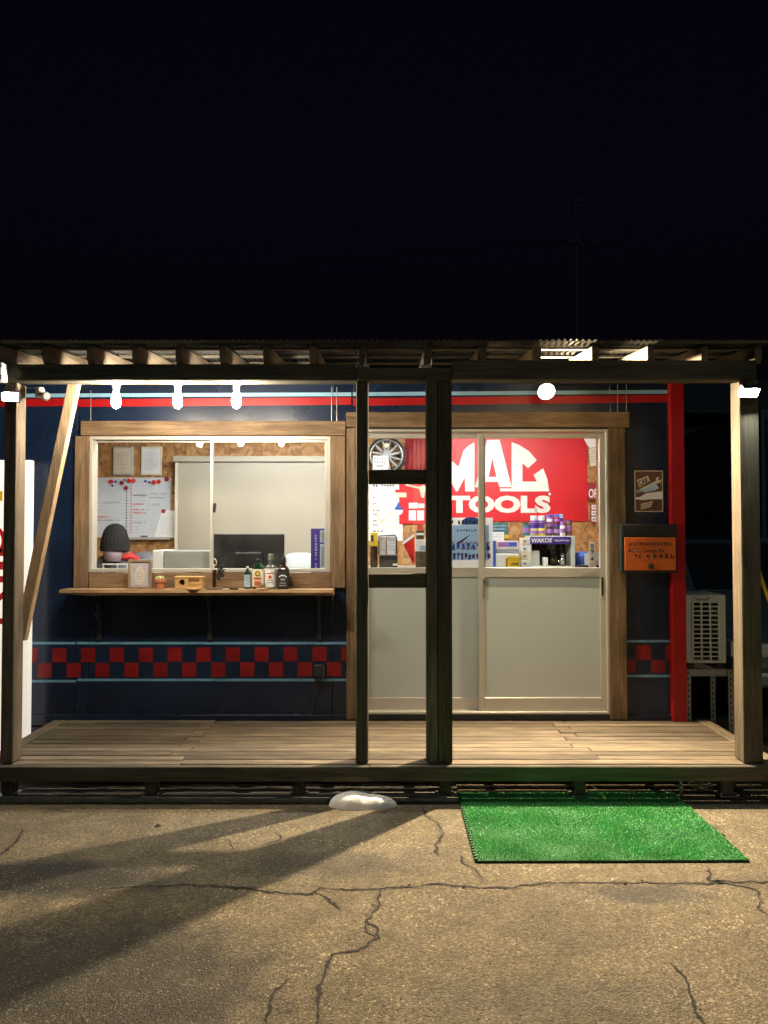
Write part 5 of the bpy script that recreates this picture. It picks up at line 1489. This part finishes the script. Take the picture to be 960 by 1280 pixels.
# ------------------------------------------------------------------ right side: air conditioner, its stand, car, containers
ya = YW + .12
ac = thing('air_conditioner', 'ivory air conditioner outdoor unit with a barred grille beside the cabin', 'air conditioner', at(885, 830, ya))
xl, xr, zb_, zt_ = X(852, ya), X(906.5, ya), Z(829, ya), Z(744, ya)
fx0, fx1, fz0_, fz1_ = X(864.5, ya), X(897, ya), Z(826, ya), Z(752.5, ya)
b = MB()
b.box(xl, fx0 - .0, ya, ya + .02, zb_, zt_); b.box(fx1, xr, ya, ya + .02, zb_, zt_); b.box(fx0, fx1, ya, ya + .02, fz1_, zt_); b.box(fx0, fx1, ya, ya + .02, zb_, fz0_)
b.build('front_panel', M['ac'], ac, bevel=.004)
b = MB(); b.box(xl, xr, ya + .0205, ya + .30, zt_ - .015, zt_ + .004); b.box(xr - .012, xr + .004, ya + .0205, ya + .30, zb_, zt_ - .016); b.box(xl, xr - .013, ya + .29, ya + .30, zb_, zt_ - .016); b.box(xl, xr - .013, ya + .021, ya + .289, zb_, zb_ + .012)
b.build('casing', M['ac'], ac, bevel=.004)
box('dark_inside', fx0 - .02, fx1 + .02, ya + .16, ya + .165, zb_ + .02, zt_ - .02, M['black'], ac)
for k in range(14):
    z = fz0_ + (fz1_ - fz0_) * k / 13
    box('grille_bar', fx0 - .006, fx1 + .002, ya - .006, ya + .006, z - .004, z + .004, M['ac'], ac)
for k in range(4):
    x = fx0 + (fx1 - fx0) * k / 3
    box('grille_upright', x - .007, x + .007, ya - .010, ya - .0065, fz0_, fz1_, M['ac'], ac, bevel=.002)
for a in (900, 903): pbox('moulding', a, a + 1.2, 754, 826, ya - .004, ya - .0003, M['ac'], ac)
hb = MB(); p = at(874, 748, ya); hb.tube([p + Vector((-.03, -.002, .006)), p + Vector((-.015, -.006, -.006)), p + Vector((.05, -.006, -.008)), p + Vector((.07, -.002, .008))], .006, 6); hb.build('handle', M['grey_ink'], ac)
fn = MB(); fc = ((fx0 + fx1) / 2, ya + .1, (fz0_ + fz1_) / 2)
for k in range(3):
    a = k * 2.094 + .4
    fn.add([(fc[0], fc[1], fc[2]), (fc[0] + .08 * math.cos(a), fc[1] - .015, fc[2] + .08 * math.sin(a)), (fc[0] + .09 * math.cos(a + .6), fc[1] + .005, fc[2] + .09 * math.sin(a + .6)), (fc[0] + .06 * math.cos(a + 1.1), fc[1] + .02, fc[2] + .06 * math.sin(a + 1.1))], [(0, 1, 2, 3)])
fn.cyl((fc[0], fc[1] - .02, fc[2]), (fc[0], fc[1] + .05, fc[2]), .02)
fn.build('fan', M['black'], ac)
for a in (860, 896): pbox('foot', a, a + 8, 829.3, 836.6, ya + .03, ya + .27, M['black'], ac)
sd_ = thing('unit_stand', 'perforated steel angle stand under the outdoor unit', 'stand', (X(890, ya), ya, 0))
xs_, xe = X(850, ya), X(915, ya)
zs_ = Z(837, ya)
for y in (ya + .02, ya + .26): box('rail', xs_, xe, y, y + .03, zs_ - .05, zs_, M['steel'], sd_, bevel=.002)
for y in (ya + .0, ya + .29):
    for x in (xs_ + .03, xe - .035):
        box('leg', x, x + .035, y, y + .004, .001, zs_ - .002, M['steel'], sd_); box('leg_flange', x, x + .004, y + .0045, y + .018, .001, zs_ - .002, M['steel'], sd_)
        h = MB()
        for k in range(12): h.box(x + .012, x + .022, y - .001, y - .0003, .04 + k * .04, .06 + k * .04)
        h.build('slots', M['black'], sd_)

car = thing('parked_car', 'silver car parked in the dark behind the right porch post', 'car', (3.35, 7.4, 0))
cx0, cx1 = 2.52, 4.16
prof = [(5.65, .30), (5.60, .45), (5.62, .62), (5.80, .74), (6.55, .90), (7.15, 1.36), (8.3, 1.42), (9.1, 1.0), (9.55, .95), (9.6, .45), (9.5, .28)]
MB().prism(prof, cx0, cx1, 'yz').build('body', M['car'], car, bevel=.06, seg=3, smooth=True)
wsd = MB(); wsd.add([(cx0 + .16, 6.60, .945), (cx1 - .16, 6.60, .945), (cx1 - .24, 7.10, 1.335), (cx0 + .24, 7.10, 1.335)], [(0, 1, 2, 3)])
wsd.v = [(a, b - .012, c + .012) for a, b, c in wsd.v]
o = wsd.build('windscreen', M['car_glass'], car); o.modifiers.new('t', 'SOLIDIFY').thickness = .01
for s, xx in ((-1, cx0 - .004), (1, cx1 + .004)):
    MB().prism([(6.75, .95), (7.2, 1.30), (8.2, 1.34), (8.8, 1.0)], xx - .006, xx + .006, 'yz').build('side_window', M['car_glass'], car)
    MB().prism([(6.70, 1.0), (6.72, 1.08), (6.86, 1.10), (6.9, 1.0)], xx + s * .02 - .06 * (s < 0), xx + s * .02 + .06 * (s > 0) + .001, 'yz').build('mirror', M['car'], car)
    MB().box(xx - .02 if s > 0 else xx + .0, xx + .0 if s > 0 else xx + .02, 5.60, 5.7, .55, .66).build('headlight_side', M['white'], car)
for xx in (cx0 + .16, cx1 - .42): box('headlight', xx, xx + .26, 5.585, 5.64, .54, .64, M['white'], car, bevel=.02, seg=2)
box('radiator_grille', cx0 + .5, cx1 - .5, 5.575, 5.61, .46, .6, M['black'], car); box('bumper', cx0 - .01, cx1 + .01, 5.52, 5.66, .33, .45, M['car'], car, bevel=.03, seg=2)
for xx in (cx0 + .02, cx1 - .20):
    for yy in (6.35, 8.75):
        w_ = MB(); w_.cyl((xx, yy, .30), (xx + .18, yy, .30), .30, n=28); wo = w_.build('wheel', M['black'], car, smooth=True)
        MB().cyl((xx - .012, yy, .30), (xx + .192, yy, .30), .19, n=20).build('hub_cap', M['steel'], wo, smooth=True)
yh = MB(); yh.tube([at(944, 700, 5.3), at(951, 722, 5.28), at(962, 752, 5.25), at(975, 775, 5.25)], .014, 8)
yh.tube([at(944, 700, 5.3), at(944, 690, 5.3)], .014, 8); p = at(975, 775, 5.25); yh.tube([p, (p.x + .05, 5.25, 0.0)], .014, 8)
tag(yh.build('yellow_barrier_pole', M['yellow'], None, smooth=True), 'yellow bent tube standing behind the right porch post', 'pole')
bc = thing('blue_container', 'dim blue storage container standing in the dark at the far right', 'container', (6.2, 9.8, 0))
box('shell', 4.92, 7.5, 10.0, 14, .12, 3.05, M['far_blue'], bc)
for k in range(12):
    x = 4.98 + k * .21; box('rib', x, x + .09, 9.965, 9.999, .2, 2.95, M['far_blue'], bc, bevel=.01)
box('base_rail', 4.92, 7.5, 9.97, 9.998, .0, .119, M['far_dark'], bc)
sh_ = thing('dark_shed', 'dark gabled shed silhouette rising behind the cabin on the right', 'shed', (4.6, 16, 0))
box('wall', 3.4, 12, 16, 21, 0, 4.0, M['far_dark'], sh_)
MB().prism([(15.6, 3.95), (18.5, 5.1), (21.4, 3.95), (21.4, 3.88), (15.6, 3.88)], 3.1, 12.3, 'yz').build('roof', M['far_dark'], sh_)

# utility pole with wires in the night sky
up = thing('utility_pole', 'thin utility pole standing black against the night sky', 'utility pole', (X(718, 30), 30, 0))
c = at(719, 250, 30)
MB().cyl((c.x, 30, 0), (c.x, 30, c.z), .09, .06, 12).build('pole', M['far_dark'], up, smooth=True)
box('crossarm', c.x - .9, c.x + .9, 29.84, 29.88, Z(304, 30), Z(302, 30), M['far_dark'], up)
box('pole_cap', c.x - .08, c.x + .2, 29.9, 30.1, c.z - .1, c.z + .05, M['far_dark'], up)
for k, (pts, lab) in enumerate((([(-40, 341), (200, 339), (420, 328), (600, 310), (710, 300)], 'thin black overhead wire sagging left of the utility pole'), ([(728, 300), (760, 305), (840, 325), (990, 341)], 'thin black overhead wire sagging right of the utility pole'))):
    mb = MB(); mb.tube([at(a, b, 29.8) for a, b in pts], .018, 6)
    tag(mb.build('overhead_wire', M['black']), lab, 'wire')
